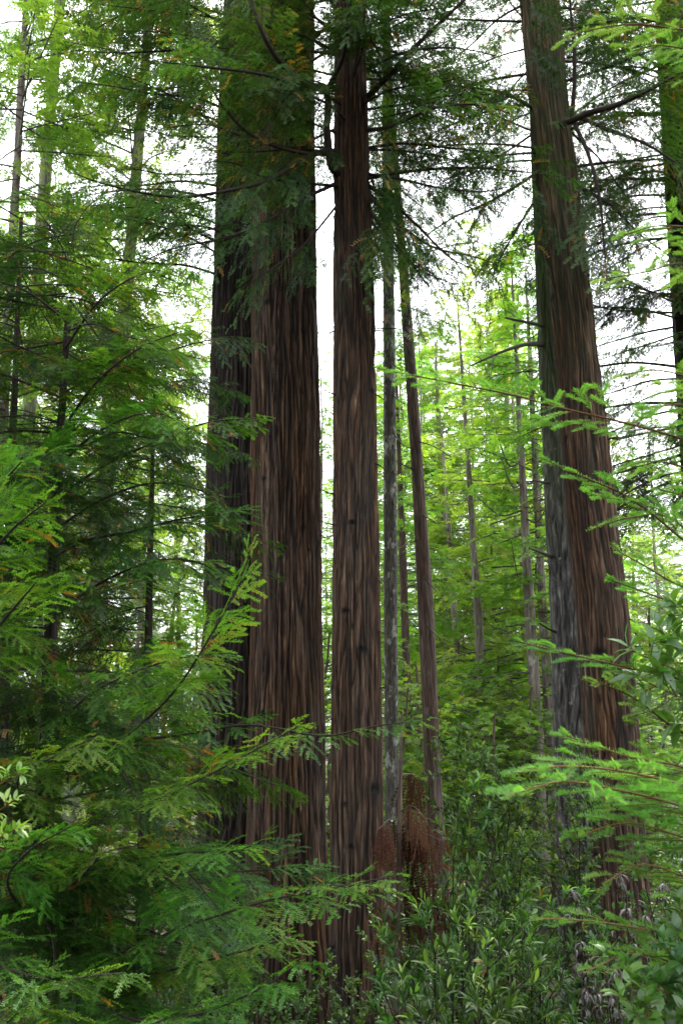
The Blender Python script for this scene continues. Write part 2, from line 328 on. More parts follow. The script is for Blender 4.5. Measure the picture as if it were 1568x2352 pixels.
def make_trunk(pts, Y, z_top, rng, nseg, dz, ridge_w=.055, ridge_h=.9, amp=.02, knots=0, wob=.032, fl=1.25, z_fine=None, flat=False):
    z, x, r, zg = trunk_axis(pts, Y, z_top, fl)
    zz = np.arange(z[0], min(z[-1], z_fine or 1e9), dz)
    if z_fine and z[-1] > z_fine: zz = np.concatenate([zz, np.arange(z_fine, z[-1], max(dz, .25))])
    zz = np.concatenate([zz, [z[-1]]])
    xx = np.interp(zz, z, x); rr = np.interp(zz, z, r)
    ker = max(3, int(.8 / dz)) | 1
    def sm(a):
        pad = ker // 2; b = np.concatenate([2 * a[0] - a[1:pad + 1][::-1], a, 2 * a[-1] - a[-pad - 1:-1][::-1]])
        return np.convolve(b, np.ones(ker) / ker, 'valid')
    if len(zz) > ker * 2: xx = sm(xx); rr = sm(rr)
    H = zz[-1] - zz[0]
    u, v = np.meshgrid(np.arange(nseg) / nseg, (zz - zz[0]) / H)
    circ = 2 * math.pi * np.median(rr)
    nu = max(6, int(circ / ridge_w)); nv = max(4, int(H / ridge_h))
    wz = max(3, int(H / 1.1))
    warp = (vnoise(rng, u, v, max(3, nu // 5), wz) - .5) * 1.3 / nu + (vnoise(rng, u, v, nu, max(4, int(H / .3))) - .5) * .45 / nu
    uw = u + warp
    vw = np.clip(v + (vnoise(rng, u, v, nu, 4) - .5) * 2 / nv, 0, 1)
    a = vnoise(rng, uw, vw, nu, nv)
    b = vnoise(rng, uw, vw, int(nu * 2.3), int(nv * 1.9))
    c = vnoise(rng, u + warp * .7, v, int(nu * 3.2), int(nv * 4.2))
    a2 = vnoise(rng, uw + .37, vw, max(6, int(nu * 1.35)), int(nv * 1.5))
    fur = np.minimum(np.clip(np.abs(a - .5) * 5.5, 0, 1), np.clip(np.abs(a2 - .5) * 7 + .15, 0, 1))   # thin dark furrows between interlaced ridges
    if flat: fur = np.clip(np.abs(a - .5) * 4.2, 0, 1)
    ridge = np.clip(fur * .8 + (b - .5) * .45 + .08, 0, 1)
    tone = np.clip(fur ** .8 * .34 + (b - .5) * .40 + (c - .5) * .42 + .24 + (.06 if flat else 0), 0, 1)
    big = vnoise(rng, u, v, 5, max(3, int(H / 2.5)))
    rad = rr[:, None] * (1 + (big - .5) * wob * 2) + (ridge - .55) * amp * 2 + (c - .5) * amp * .35
    for _ in range(knots):
        ku = rng.uniform(.5, 1.0) ; kz = rng.uniform(zg + 1, zg + 14); ks = rng.uniform(.025, .09)
        R0 = np.interp(kz, zz, rr)
        du = (u - ku + .5) % 1 - .5
        D = np.exp(-((du * 2 * math.pi * R0) ** 2 / ks ** 2 + (v * H + zz[0] - kz) ** 2 / (ks * .6) ** 2))
        ringd = np.exp(-((du * 2 * math.pi * R0) ** 2 / (ks * 1.9) ** 2 + (v * H + zz[0] - kz) ** 2 / (ks * 1.5) ** 2))
        rad += ringd * .022 - D * .05; tone = tone * (1 - .95 * D) - .3 * D - .12 * ringd * (1 - D)
    flarez = np.exp(-np.clip(zz - zg, 0, None) / .7)[:, None]
    rad *= 1 + flarez * .18 * (np.sin(u * 2 * math.pi * 5 + 1) * .5 + .6)
    th = u * 2 * math.pi
    V = np.stack([xx[:, None] + rad * np.cos(th), Y + rad * np.sin(th), np.broadcast_to(zz[:, None], u.shape)], -1).reshape(-1, 3)
    nr = len(zz)
    i = np.arange(nr - 1)[:, None] * nseg; j = np.arange(nseg)[None]; k = (j + 1) % nseg
    Q = np.stack([i + j, i + k, i + nseg + k, i + nseg + j], -1).reshape(-1, 4)
    ax = dict(z=zz, x=xx, r=rr, Y=Y, zg=zg)
    return V, Q, np.clip(tone, 0, 1).ravel(), ax

class Tree: pass
def tree(name, label, cat, pts, Y, z_top, seed, mat, nseg=48, dz=.15, group=None, **kw):
    rng = np.random.default_rng(seed)
    V, Q, tone, ax = make_trunk(pts, Y, z_top, rng, nseg, dz, **kw)
    t = Tree(); t.ax = ax; t.rng = rng
    t.base = np.array([ax['x'][0], Y, ax['zg']])
    t.root = empty(name, t.base, label, cat, group)
    link('trunk', mesh_from('trunk', V - t.base, Q, [mat], tone, smooth=True), t.root)
    t.nb = 0
    return t

def at(t, z):
    return np.array([np.interp(z, t.ax['z'], t.ax['x']), t.ax['Y'], z]), float(np.interp(z, t.ax['z'], t.ax['r']))

def hero(t, path, S, lm, wm, seed=None, tone0=None, foliage=True, **over):
    """a limb of its own shape; path in photo points with distance"""
    rng = np.random.default_rng(seed if seed is not None else t.rng.integers(1e9))
    S = {**S, **over}
    W = np.array([P(*p) for p in path])
    w, l = conifer_branch(W, rng, S, tone0=tone0)
    b = link('branch', w.mesh('branch', [wm], off=t.base, smooth=True), t.root)
    if foliage: link('foliage', l.mesh('foliage', [lm], off=t.base), b)
    t.nb += 1
    return b

def bare(t, path, r0, r1, wm, extra=0):
    W, L = spline([P(*p) for p in path], 16)
    g = Geo(); tt = np.linspace(0, 1, 16)
    g.add(*tube(W, r0 + (r1 - r0) * tt, 6), tone=.5)
    for _ in range(extra):
        i = t.rng.integers(4, 14); d = unit(W[min(i + 1, 15)] - W[i]) + t.rng.normal(0, .6, 3)
        q, _l = spline([W[i], W[i] + unit(d) * L * .12, W[i] + unit(d) * L * .22 - np.array([0, 0, .03 * L])], 6)
        g.add(*tube(q, np.linspace(r1, r1 * .4, 6), 4), tone=.5)
    link('branch', g.mesh('branch', [wm], off=t.base, smooth=True), t.root); t.nb += 1

# limb prototypes along +X; copies share their meshes
def protos(kind, S, lm, wm, n, length, seed, sag=.12, tone0=None):
    out = []
    for k in range(n):
        rng = np.random.default_rng(seed + k)
        L = length * rng.uniform(.85, 1.1)
        y = np.cumsum(rng.normal(0, .05, 5)) * L; sg = sag * rng.uniform(.5, 1.5)
        path = [(L * f, y[i] * f, L * (.10 * f - sg * f * f + rng.normal(0, .012))) for i, f in enumerate((0, .25, .5, .75, 1))]
        w, l = conifer_branch(path, rng, S, tone0=tone0)
        out.append((w.mesh('branch_' + kind, [wm], smooth=True), l.mesh('foliage_' + kind, [lm])))
    return out

def fill(t, pr, zs, az, scale=(.8, 1.2), pitch=(-15, 10), seed=None):
    rng = np.random.default_rng(seed if seed is not None else t.rng.integers(1e9))
    for i, z in enumerate(zs):
        if t.nb >= 100: break
        c, r = at(t, z)
        a = R(rng.uniform(*az) if not callable(az) else az(i, rng))
        w, l = pr[rng.integers(len(pr))]
        b = link('branch', w, t.root); f = link('foliage', l, b)
        s = rng.uniform(*scale)
        b.location = (c - t.base + np.array([math.cos(a), math.sin(a), 0]) * r * .6).tolist()
        b.rotation_euler = (rng.normal(0, .2), -R(rng.uniform(*pitch)), a); b.scale = (s, s, s * rng.uniform(.9, 1.1))
        t.nb += 1
# ================================================================== THE PLACE
# ---- ground
def build_ground():
    gx = np.concatenate([-np.geomspace(600, 42, 14), np.linspace(-40, 40, 134), np.geomspace(42, 600, 14)])
    gy = np.concatenate([-np.geomspace(300, 12, 10), np.linspace(-11, 70, 136), np.geomspace(72, 900, 16)])
    X, Y = np.meshgrid(gx, gy); r = np.random.default_rng(3)
    Z = ground(X, Y) + r.normal(0, .025, X.shape)
    n = len(gx); i = np.arange(len(gy) - 1)[:, None] * n; j = np.arange(n - 1)[None]
    Q = np.stack([i + j, i + j + 1, i + n + j + 1, i + n + j], -1).reshape(-1, 4)
    m = bark_mat('forest_litter', [(.1, (.012, .007, .004)), (.45, (.032, .02, .011)), (.7, (.06, .04, .022)), (1, (.11, .08, .05))], patch=(.018, .03, .008), fine=(14, 14, 14), patch_scale=(.7, .7, .7), patch_lo=.5, patch_hi=.65, bump=.8)
    o = link('forest_floor', mesh_from('forest_floor', np.stack([X, Y, Z], -1).reshape(-1, 3), Q, [m], r.uniform(.3, .7, X.size), smooth=True))
    o['kind'] = 'structure'; o['label'] = 'brown needle litter sloping down beneath the redwoods'
build_ground()

# ---- the big trunks
BIG = dict(nseg=330, dz=.04, z_fine=15.0)
T2 = tree('redwood_tree', 'widest redwood trunk with deep vertical ridges, front one of the joined pair', 'redwood tree',
          [(300, 588, 722), (700, 581, 723), (1000, 580, 733), (1350, 580, 737), (1800, 572, 742), (2000, 565, 748)], 18.0, 36, 11, M['rw_bark'], ridge_w=.07, ridge_h=1.5, amp=.042, knots=10, **BIG)
T1 = tree('redwood_tree', 'dark shaded redwood trunk tucked half behind the widest trunk', 'redwood tree',
          [(280, 505, 640), (700, 491, 640), (1150, 476, 640), (1500, 467, 640), (1900, 458, 640), (2100, 455, 640)], 18.75, 36, 12, M['rw_bark_shaded'], ridge_w=.07, ridge_h=1.3, amp=.042, knots=6, **BIG)
T3 = tree('redwood_tree', 'straight slimmer redwood with dark knots, standing alone beside the joined pair', 'redwood tree',
          [(0, 772, 835), (400, 768, 848), (700, 768, 858), (1000, 767, 862), (1300, 765, 868), (1700, 762, 875), (2000, 757, 878), (2352, 757, 882)], 15.0, 30, 13, M['rw_bark'], nseg=230, dz=.035, z_fine=13.5, ridge_w=.055, ridge_h=1.1, amp=.025, knots=13)
T7 = tree('redwood_tree', 'red-brown leaning redwood in front of a grey furrowed trunk', 'redwood tree',
          [(0, 1196, 1280), (250, 1216, 1303), (500, 1243, 1335), (800, 1277, 1370), (1000, 1292, 1393), (1200, 1304, 1415), (1400, 1323, 1440), (1700, 1345, 1465), (2050, 1366, 1484)], 16.0, 30, 14, M['rw_bark_mossy'], nseg=250, dz=.04, z_fine=14, ridge_w=.06, ridge_h=1.1, amp=.026, knots=14)
T6 = tree('fir_tree', 'grey trunk with blocky furrowed bark and dead stubs behind the leaning redwood', 'fir tree',
          [(500, 1226, 1312), (800, 1238, 1332), (1000, 1246, 1344), (1200, 1254, 1354), (1400, 1263, 1366), (1600, 1270, 1376), (1740, 1275, 1382)], 17.6, 30, 15, M['fir_bark'], nseg=220, dz=.045, z_fine=14, ridge_w=.085, ridge_h=.55, amp=.022, flat=True)
T4 = tree('lichen_spotted_tree', 'thin straight trunk blotched with pale lichen just beside the knotty redwood', 'slender tree',
          [(450, 878, 902), (800, 880, 907), (1100, 881, 910), (1500, 882, 913), (1800, 884, 915)], 23.0, 26, 16, M['lichen_bark'], nseg=64, dz=.1, ridge_w=.05, ridge_h=.2, amp=.008)
T5 = tree('slender_conifer', 'smooth reddish slender trunk leaning beside the lichen-spotted one', 'slender tree',
          [(500, 908, 926), (800, 926, 951), (1100, 946, 973), (1400, 959, 996), (1600, 968, 1004), (1850, 978, 1016)], 22.0, 25, 17, M['slim_bark'], nseg=72, dz=.1, ridge_w=.04, ridge_h=.7, amp=.006)
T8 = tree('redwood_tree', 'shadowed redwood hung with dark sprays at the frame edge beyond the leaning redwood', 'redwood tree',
          [(100, 1508, 1576), (500, 1532, 1604), (900, 1556, 1634), (1500, 1590, 1680)], 19.0, 28, 18, M['rw_bark_shaded'], nseg=90, dz=.12, ridge_w=.06, amp=.014)
L1 = tree('slender_conifer', 'tall pale grey-green trunk leaning in the top corner against white sky', 'conifer',
          [(0, 128, 150), (200, 111, 134), (450, 88, 115), (700, 70, 98), (1000, 50, 80)], 25.0, 32, 19, M['pale_bark'], nseg=40, dz=.2)
L2 = tree('slender_conifer', 'pale mossy trunk leaning between the young redwood and the joined redwoods', 'conifer',
          [(340, 306, 330), (550, 289, 313), (800, 262, 293), (950, 246, 278), (1500, 183, 216)], 24.0, 26, 20, M['pale_bark'], nseg=40, dz=.2)
L3 = tree('slender_conifer', 'thin dark conifer trunk closest to the photo edge under the top corner', 'conifer',
          [(450, 27, 44), (700, 12, 32), (850, 2, 24)], 21.0, 22, 21, M['far_bark'], nseg=36, dz=.2)
L4 = tree('young_redwood', 'young redwood with bright drooping sprays reaching in front of the joined trunks', 'young redwood',
          [(700, 153, 165), (950, 133, 149), (1350, 106, 134), (1700, 92, 130), (2100, 60, 116)], 8.0, 4.3, 22, M['rw_bark_shaded'], nseg=60, dz=.06, ridge_w=.03, ridge_h=.4, amp=.005)
B = {}
for key, lab, pts, Y, zt, mat in [
    ('b1', 'pale lilac-grey trunk rising from the bushes between the reddish slender trunk and the grey fir', [(1150, 1074, 1086), (1500, 1093, 1113), (1800, 1105, 1130), (2050, 1118, 1146)], 33.0, 15, 'far_bark'),
    ('b2', 'grey trunk with upcurved dead branches close to the grey furrowed fir', [(1000, 1188, 1200), (1400, 1204, 1226), (1650, 1216, 1244), (1760, 1220, 1248)], 30.0, 15, 'far_bark'),
    ('b3', 'bare grey trunk squeezed between the dead-branched trunk and the furrowed fir', [(1080, 1222, 1236), (1300, 1231, 1249), (1600, 1246, 1268), (1950, 1258, 1284)], 31.0, 15, 'far_bark'),
    ('b4', 'dim narrow trunk showing between the lichen-spotted trunk and the reddish slender one', [(1300, 917, 933), (1700, 930, 948)], 30.0, 11, 'slim_bark'),
    ('b5', 'short stretch of thin grey trunk seen right of the reddish slender trunk low down', [(1480, 1040, 1056), (1700, 1054, 1072)], 36.0, 11, 'far_bark'),
    ('b6', 'very thin yellowish trunk standing up against the sky by the leaning redwood', [(640, 1158, 1166), (900, 1157, 1168), (1300, 1157, 1170)], 42.0, 21, 'pale_bark'),
    ('b7', 'faint thin trunk high in the gap right of the reddish slender trunk', [(1130, 1008, 1022), (1300, 1016, 1030)], 40.0, 16, 'far_bark')]:
    B[key] = tree('distant_conifer', lab, 'conifer', pts, Y, zt, hash_seed := 100 + ord(key[1]), M[mat], nseg=28, dz=.25, group='thin grey trunks between the redwoods')

# ---- limbs
tw, rwm, upm = M['twig'], M['rw'], M['rw_up']
PM = protos('redwood', RW_MIDL, upm, tw, 7, 3.6, 500)
PN = protos('young_redwood', RW_NEAR, rwm, tw, 7, 1.9, 600, sag=.2, tone0=.22)  # fill limbs toned dark: shade of the hollows is in the needle colour
PD = protos('shaded_redwood', {**RW_MIDL, 'r0': .014, 'r2': .004, 'sec_sp': .062, 'sec_len': .6, 'ter_sp': .045, 'ter_len': .17, 'nl': .03, 'nw': .013}, upm, tw, 6, 2.1, 650, sag=.25, tone0=.2)
gt0 = M['grey_twig']
big = dict(r0=.085, r1=.012, bare=.22)
# knotty redwood: the twisted limbs in front of the sky
D3 = 14.8
hero(T3, [(790, 400, 15), (762, 385, 14.6), (751, 300, 14.4), (750, 212, 14.3), (700, 190, 13.8), (640, 140, 13.2), (600, 70, 12.8), (570, -30, 12.6), (540, -160, 12.4)], RW_MIDL, upm, tw, 1, r0=.075, r1=.012, bare=.36)
hero(T3, [(752, 215, 14.35), (760, 190, 14.2), (790, 120, 13.8), (800, 20, 13.2), (790, -90, 13)], RW_MIDL, upm, tw, 2, r0=.05, bare=.2)
hero(T3, [(790, 365, 15), (757, 345, 14.5), (700, 365, 14), (620, 412, 13.4), (520, 438, 13), (400, 452, 12.6), (260, 428, 12.2), (160, 395, 12)], RW_MIDL, upm, tw, 3, r0=.05, bare=.14)
hero(T3, [(790, 350, 15), (700, 352, 14.2), (590, 318, 13.6), (520, 255, 13.2), (470, 170, 13), (430, 60, 12.8)], RW_MIDL, upm, tw, 4, r0=.04, bare=.2)
hero(T3, [(840, 225, 15), (900, 165, 14.4), (960, 100, 14), (1060, 5, 13.6), (1150, -80, 13.4)], RW_MIDL, upm, tw, 5, r0=.06, bare=.1)
hero(T3, [(845, 400, 15), (920, 412, 14.4), (1010, 432, 14), (1110, 440, 13.7), (1180, 425, 13.5)], RW_MIDL, upm, tw, 6, r0=.03, bare=.12)
hero(T3, [(845, 425, 15), (905, 470, 14.5), (970, 530, 14.2), (1030, 590, 14), (1100, 625, 13.9)], RW_MIDL, upm, tw, 7, r0=.035, bare=.18, droop=.5)
hero(T3, [(845, 480, 15), (890, 540, 14.4), (940, 600, 14.1), (985, 660, 14)], RW_MIDL, upm, tw, 8, r0=.03, bare=.2, droop=.6)
hero(T3, [(845, 450, 15), (920, 520, 14.4), (1000, 570, 14.1), (1090, 590, 13.8), (1170, 620, 13.6)], RW_MIDL, upm, tw, 51, r0=.03, bare=.2, droop=.6)
hero(T3, [(845, 500, 15), (905, 570, 14.5), (975, 625, 14.2), (1050, 655, 14)], RW_MIDL, upm, tw, 52, r0=.025, bare=.15, droop=.7)
hero(T3, [(845, 340, 15), (930, 330, 14.3), (1030, 340, 13.8), (1140, 350, 13.4)], RW_MIDL, upm, tw, 53, r0=.03, bare=.15)
hero(T3, [(840, 160, 15), (930, 120, 14), (1040, 110, 13.4), (1150, 130, 13)], RW_MIDL, upm, tw, 54, r0=.03, bare=.15)
hero(T3, [(775, 420, 15), (690, 460, 14.2), (600, 515, 13.6), (500, 550, 13.1), (400, 570, 12.8), (310, 610, 12.5)], RW_MIDL, upm, tw, 9, r0=.035, bare=.25)
hero(T3, [(775, 470, 15), (700, 560, 14.2), (620, 620, 13.8), (545, 668, 13.5)], RW_MIDL, upm, tw, 10, r0=.022, bare=.3)
hero(T3, [(780, 200, 15), (690, 195, 14), (600, 170, 13), (480, 155, 12.4), (350, 140, 12)], RW_MIDL, upm, tw, 11, r0=.045, bare=.25)
hero(T3, [(840, 300, 15), (900, 290, 14), (990, 250, 13.4), (1090, 240, 13), (1170, 260, 12.8)], RW_MIDL, upm, tw, 12, r0=.04, bare=.15)
fill(T3, PM, np.linspace(8.7, 15, 30), lambda i, g: [g.uniform(140, 225), g.uniform(-35, 50), g.uniform(60, 120)][i % 3], (.6, 1.0), seed=31)
fill(T3, PM, np.linspace(9.4, 13.5, 16), lambda i, g: g.uniform(185, 330), (.5, .85), seed=44)
fill(T3, PM, np.linspace(10, 13.2, 20), lambda i, g: g.uniform(180, 255) if i % 2 else g.uniform(280, 370), (.45, .75), seed=46)
fill(T3, PM, np.linspace(15, 29, 6), (0, 360), (.5, .95), seed=32)
# leaning redwood
hero(T7, [(1270, 290, 16), (1310, 278, 15.4), (1345, 262, 15.2), (1430, 235, 14.8), (1540, 180, 14.4), (1640, 120, 14)], RW_MIDL, upm, tw, 21, r0=.075, bare=.15)
hero(T7, [(1312, 276, 15.4), (1318, 200, 15.2), (1318, 120, 15), (1308, 0, 14.7), (1300, -100, 14.5)], RW_MIDL, upm, tw, 22, r0=.045, bare=.1)
hero(T7, [(1316, 280, 15.4), (1350, 355, 15.1), (1375, 450, 14.9), (1384, 540, 14.8), (1392, 640, 14.7)], RW_MIDL, upm, tw, 23, r0=.04, bare=.35, sec_len=.8)
hero(T7, [(1330, 270, 15.3), (1400, 300, 15), (1480, 330, 14.7), (1560, 380, 14.4), (1620, 420, 14.2)], RW_MIDL, upm, tw, 24, r0=.04, bare=.12)
hero(T7, [(1240, 390, 16), (1190, 425, 15.4), (1120, 465, 15), (1040, 500, 14.7), (950, 560, 14.4)], RW_MIDL, upm, tw, 25, r0=.035, bare=.2)
hero(T7, [(1230, 350, 16), (1170, 355, 15.3), (1080, 365, 14.8), (990, 380, 14.5)], RW_MIDL, upm, tw, 26, r0=.025, bare=.4)
hero(T7, [(1240, 440, 16), (1190, 520, 15.3), (1150, 590, 15.1), (1130, 640, 15)], RW_MIDL, upm, tw, 27, r0=.03, bare=.2, droop=.6)
hero(T7, [(1225, 250, 16), (1160, 215, 15.4), (1070, 200, 15), (980, 190, 14.6)], RW_MIDL, upm, tw, 28, r0=.04, bare=.2)
hero(T7, [(1330, 430, 16), (1400, 470, 15.4), (1470, 540, 15), (1540, 590, 14.7)], RW_MIDL, upm, tw, 29, r0=.035, bare=.15)
fill(T7, PM, np.linspace(9.8, 16, 24), lambda i, g: g.uniform(130, 220) if i % 2 else g.uniform(-40, 50), (.6, 1.0), seed=33)
fill(T7, PM, np.linspace(16, 29, 30), (0, 360), (.5, .9), seed=34)
# the joined pair carry their crowns above the frame
fill(T2, PM, np.linspace(13, 35, 40), (-100, 60), (.7, 1.15), seed=35)
fill(T1, PM, np.linspace(8.8, 15, 24), (160, 250), (.6, 1.0), seed=45)
fill(T1, PM, np.linspace(15, 35, 32), (110, 250), (.7, 1.15), seed=36)
fill(T8, PM, np.linspace(4.0, 16, 98), (150, 335), (.65, 1.1), pitch=(-25, 5), seed=37)
PF = protos('pale_conifer', {**RW_MIDL, 'r0': .03, 'sec_len': .9, 'sec_sp': .12, 'nl': .06, 'nw': .024}, M['far_cool'], gt0, 5, 3.2, 680, sag=.2)
fill(L1, PF, np.linspace(4, 31, 84), (0, 360), (.5, .85), seed=61)
fill(L2, PF, np.linspace(3, 25.5, 92), (0, 360), (.55, 1.0), seed=62)
fill(L3, PF, np.linspace(2, 21.5, 50), (0, 360), (.5, .8), seed=63)
# grey fir: stubs and a bare limb
gt = M['grey_twig']
bare(T6, [(1262, 795, 17.6), (1215, 790, 17.2), (1160, 805, 16.9), (1080, 840, 16.6)], .05, .015, gt, 3)
bare(T6, [(1262, 752, 17.6), (1232, 745, 17.3), (1195, 737, 17.1), (1160, 730, 17)], .04, .02, gt)
bare(T6, [(1270, 1110, 17.6), (1248, 1108, 17.3), (1222, 1102, 17.1)], .035, .012, gt)
bare(T6, [(1275, 1280, 17.6), (1250, 1272, 17.2), (1214, 1258, 17)], .045, .018, gt)
bare(T6, [(1285, 1455, 17.6), (1262, 1446, 17.2), (1238, 1432, 17)], .03, .012, tw)
fill(T6, PM, np.linspace(11, 29, 50), (60, 240), (.5, .9), seed=38)
for k, (ya, yb, dx) in enumerate([(985, 1060, 60), (1075, 1120, 50), (1150, 1185, 45), (900, 950, 55), (1210, 1230, 40), (830, 870, 50)]):
    bare(T4, [(896, ya, 23), (896 + dx * .5, (ya + yb) / 2, 22.5), (896 + dx, yb - 30, 22.2)], .018, .006, tw)
for ya, dx, dy in [(1080, -60, -25), (1180, 55, 30), (1320, 60, 60), (1430, 70, 55), (1010, 75, 40), (1240, -45, 20)]:
    bare(T5, [(960 + (ya - 1200) * .06, ya, 22), (960 + dx * .5, ya + dy * .4, 21.6), (960 + dx, ya + dy, 21.2)], .018, .006, tw)
for ya, dx, dy in [(1110, -50, -60), (1170, -110, -30), (1190, 60, -50), (1330, -40, -90), (1420, 60, -20), (1230, 50, -25), (1060, -60, -70)]:
    x0 = 1194 + (ya - 1000) * .055
    bare(B['b2'], [(x0, ya, 30), (x0 + dx * .5, ya + abs(dx) * .12, 29.6), (x0 + dx, ya + dy, 29.3)], .035, .012, gt)
fill(T4, PM, np.linspace(9.5, 25, 26), (0, 360), (.45, .8), seed=39)
fill(T5, PM, np.linspace(8.5, 24, 26), (0, 360), (.45, .8), seed=40)

# small dead twigs and broken stubs on the redwoods
for (x, y, dx, dy, T) in [(765, 1205, -28, -8, T3), (766, 1135, -34, -14, T3), (862, 1064, 26, 18, T3), (868, 1330, 16, 22, T3), (870, 1450, 18, 6, T3), (765, 1650, -20, 12, T3), (860, 905, 22, 14, T3), (766, 905, -22, -10, T3), (768, 760, -14, 8, T3), (874, 1580, 14, -4, T3),
                         (1390, 1010, 20, -6, T7), (1440, 1420, 18, 10, T7), (735, 1230, 14, 4, T2), (733, 1020, 10, -8, T2), (1425, 1290, 14, -12, T7)]:
    Yt = T.ax['Y']; bare(T, [(x - dx * .5, y - dy * .3, Yt), (x + dx * .4, y + dy * .3, Yt - .25), (x + dx, y + dy, Yt - .4)], .016, .006, tw)
# ---- young redwood with near sprays
NB = dict(r0=.013, r1=.003)
for k, (path, ov) in enumerate([
    ([(110, 1800, 8), (250, 1720, 7), (390, 1600, 6.2), (490, 1450, 5.8), (545, 1350, 5.7), (575, 1265, 5.7)], dict(sec_len=.5)),
    ([(108, 1930, 8), (200, 1900, 7), (330, 1850, 6.2), (470, 1785, 5.7), (600, 1715, 5.5), (685, 1668, 5.4)], {}),
    ([(100, 2020, 8), (250, 1985, 7), (420, 1960, 6.4), (540, 1955, 6.1), (615, 1925, 6)], dict(sec_len=.36)),
    ([(95, 2120, 8), (250, 2190, 6.8), (420, 2130, 6), (600, 2072, 5.6), (760, 2040, 5.4), (885, 2016, 5.3)], dict(sec_len=.6)),
    ([(90, 2230, 8), (300, 2340, 6), (450, 2330, 5.4), (600, 2270, 5.2), (688, 2210, 5.1)], {}),
    ([(110, 1720, 8), (400, 1690, 7.4), (570, 1665, 7.1), (740, 1690, 6.9), (860, 1668, 6.8), (990, 1652, 6.7)], dict(sec_len=.3, sec_sp=.09)),
    ([(128, 1080, 8), (200, 1010, 7.4), (290, 960, 7), (370, 950, 6.8), (430, 985, 6.7)], {}),
    ([(122, 1150, 8), (240, 1070, 7.4), (370, 1010, 7), (480, 970, 6.8), (590, 960, 6.7)], dict(tone=.25, droop=.45)),
    ([(120, 1220, 8), (230, 1150, 7.4), (350, 1110, 7.1), (470, 1130, 6.9), (520, 1190, 6.9)], dict(tone=.25, droop=.5)),
    ([(114, 1420, 8), (230, 1340, 7.3), (350, 1290, 7), (450, 1290, 6.8), (520, 1330, 6.7)], dict(tone=.3, droop=.4)),
    ([(105, 1700, 8), (200, 1600, 7), (320, 1540, 6.4), (420, 1510, 6.1), (520, 1500, 6)], {}),
    ([(100, 2080, 8), (180, 2020, 6.6), (240, 1960, 6), (330, 1940, 5.7)], {}),
    ([(100, 2140, 8), (20, 2040, 6.2), (60, 1960, 5.6), (160, 1900, 5.3)], {}),
    ([(95, 1900, 8), (40, 1800, 6.4), (120, 1740, 5.9), (230, 1690, 5.7)], {}),
    ([(115, 1250, 8), (40, 1180, 6.6), (20, 1110, 6.2), (60, 1040, 6)], {}),
    ([(110, 1500, 8), (20, 1450, 6.6), (-20, 1400, 6.2), (60, 1330, 5.9)], {}),
    ([(135, 1000, 8), (220, 880, 7.2), (320, 800, 6.9), (420, 760, 6.8)], {}),
    ([(150, 800, 8), (220, 700, 7.3), (300, 640, 7.1), (370, 620, 7)], {}),
    ([(100, 2200, 8), (300, 2240, 7), (500, 2200, 6.4), (680, 2150, 6)], dict(sec_len=.5)),
    ]):
    ov = dict(ov); tn = ov.pop('tone', None)
    hero(L4, path, RW_NEAR, rwm, tw, 200 + k, tone0=tn or .55, **{**NB, **ov})
fill(L4, PN, np.linspace(-1.7, 0.1, 24), (0, 360), (.8, 1.3), pitch=(-18, 10), seed=41)
fill(L4, PN, np.linspace(0.1, 4.22, 46), lambda i, g: g.uniform(75, 330), (.55, 1.1), pitch=(-14, 14), seed=43)
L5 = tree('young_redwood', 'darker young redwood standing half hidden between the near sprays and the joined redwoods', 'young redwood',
          [(900, 352, 358), (1300, 338, 352), (1800, 322, 346), (2100, 312, 342)], 11.5, 4.6, 51, M['rw_bark_shaded'], nseg=30, dz=.12, ridge_w=.03, amp=.004)
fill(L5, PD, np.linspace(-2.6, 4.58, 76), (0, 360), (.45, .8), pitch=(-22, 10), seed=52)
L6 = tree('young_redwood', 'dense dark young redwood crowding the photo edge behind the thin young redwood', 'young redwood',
          [(500, 46, 54), (1000, 22, 38), (1600, -4, 22), (2000, -20, 14)], 12.0, 6.6, 53, M['rw_bark_shaded'], nseg=30, dz=.12, ridge_w=.03, amp=.004)
fill(L6, PD, np.linspace(-2.6, 6.55, 88), (0, 360), (.5, .95), pitch=(-22, 10), seed=54)
NS = tree('young_redwood', 'small young redwood with bright sprays low in the near corner', 'young redwood',
          [(1250, -112, -100), (2000, -135, -105), (2352, -150, -108)], 5.2, 1.2, 23, M['rw_bark_shaded'], nseg=24, dz=.08, ridge_w=.03, amp=.003)
for k, path in enumerate([
    [(-130, 2380, 5.2), (-40, 2380, 5), (60, 2310, 4.7), (170, 2250, 4.5), (285, 2235, 4.4)],
    [(-130, 2420, 5.2), (0, 2420, 4.8), (150, 2400, 4.4), (300, 2370, 4.2), (380, 2340, 4.1)],
    [(-130, 2250, 5.2), (-60, 2200, 4.9), (30, 2230, 4.7), (110, 2250, 4.6)],
    [(-115, 1400, 5.2), (-40, 1300, 5), (30, 1215, 4.8), (110, 1150, 4.7)],
    [(-112, 1330, 5.2), (-50, 1220, 5), (0, 1120, 4.9), (50, 1060, 4.8)],
    [(-120, 1560, 5.2), (-40, 1480, 5), (30, 1400, 4.8), (90, 1330, 4.7)]]):
    hero(NS, path, RW_NEAR, rwm, tw, 260 + k, tone0=.45, r0=.012, r1=.003, sec_len=.34)
fill(NS, PN, np.linspace(-1.6, 1.1, 16), (120, 300), (.4, .6), seed=42)

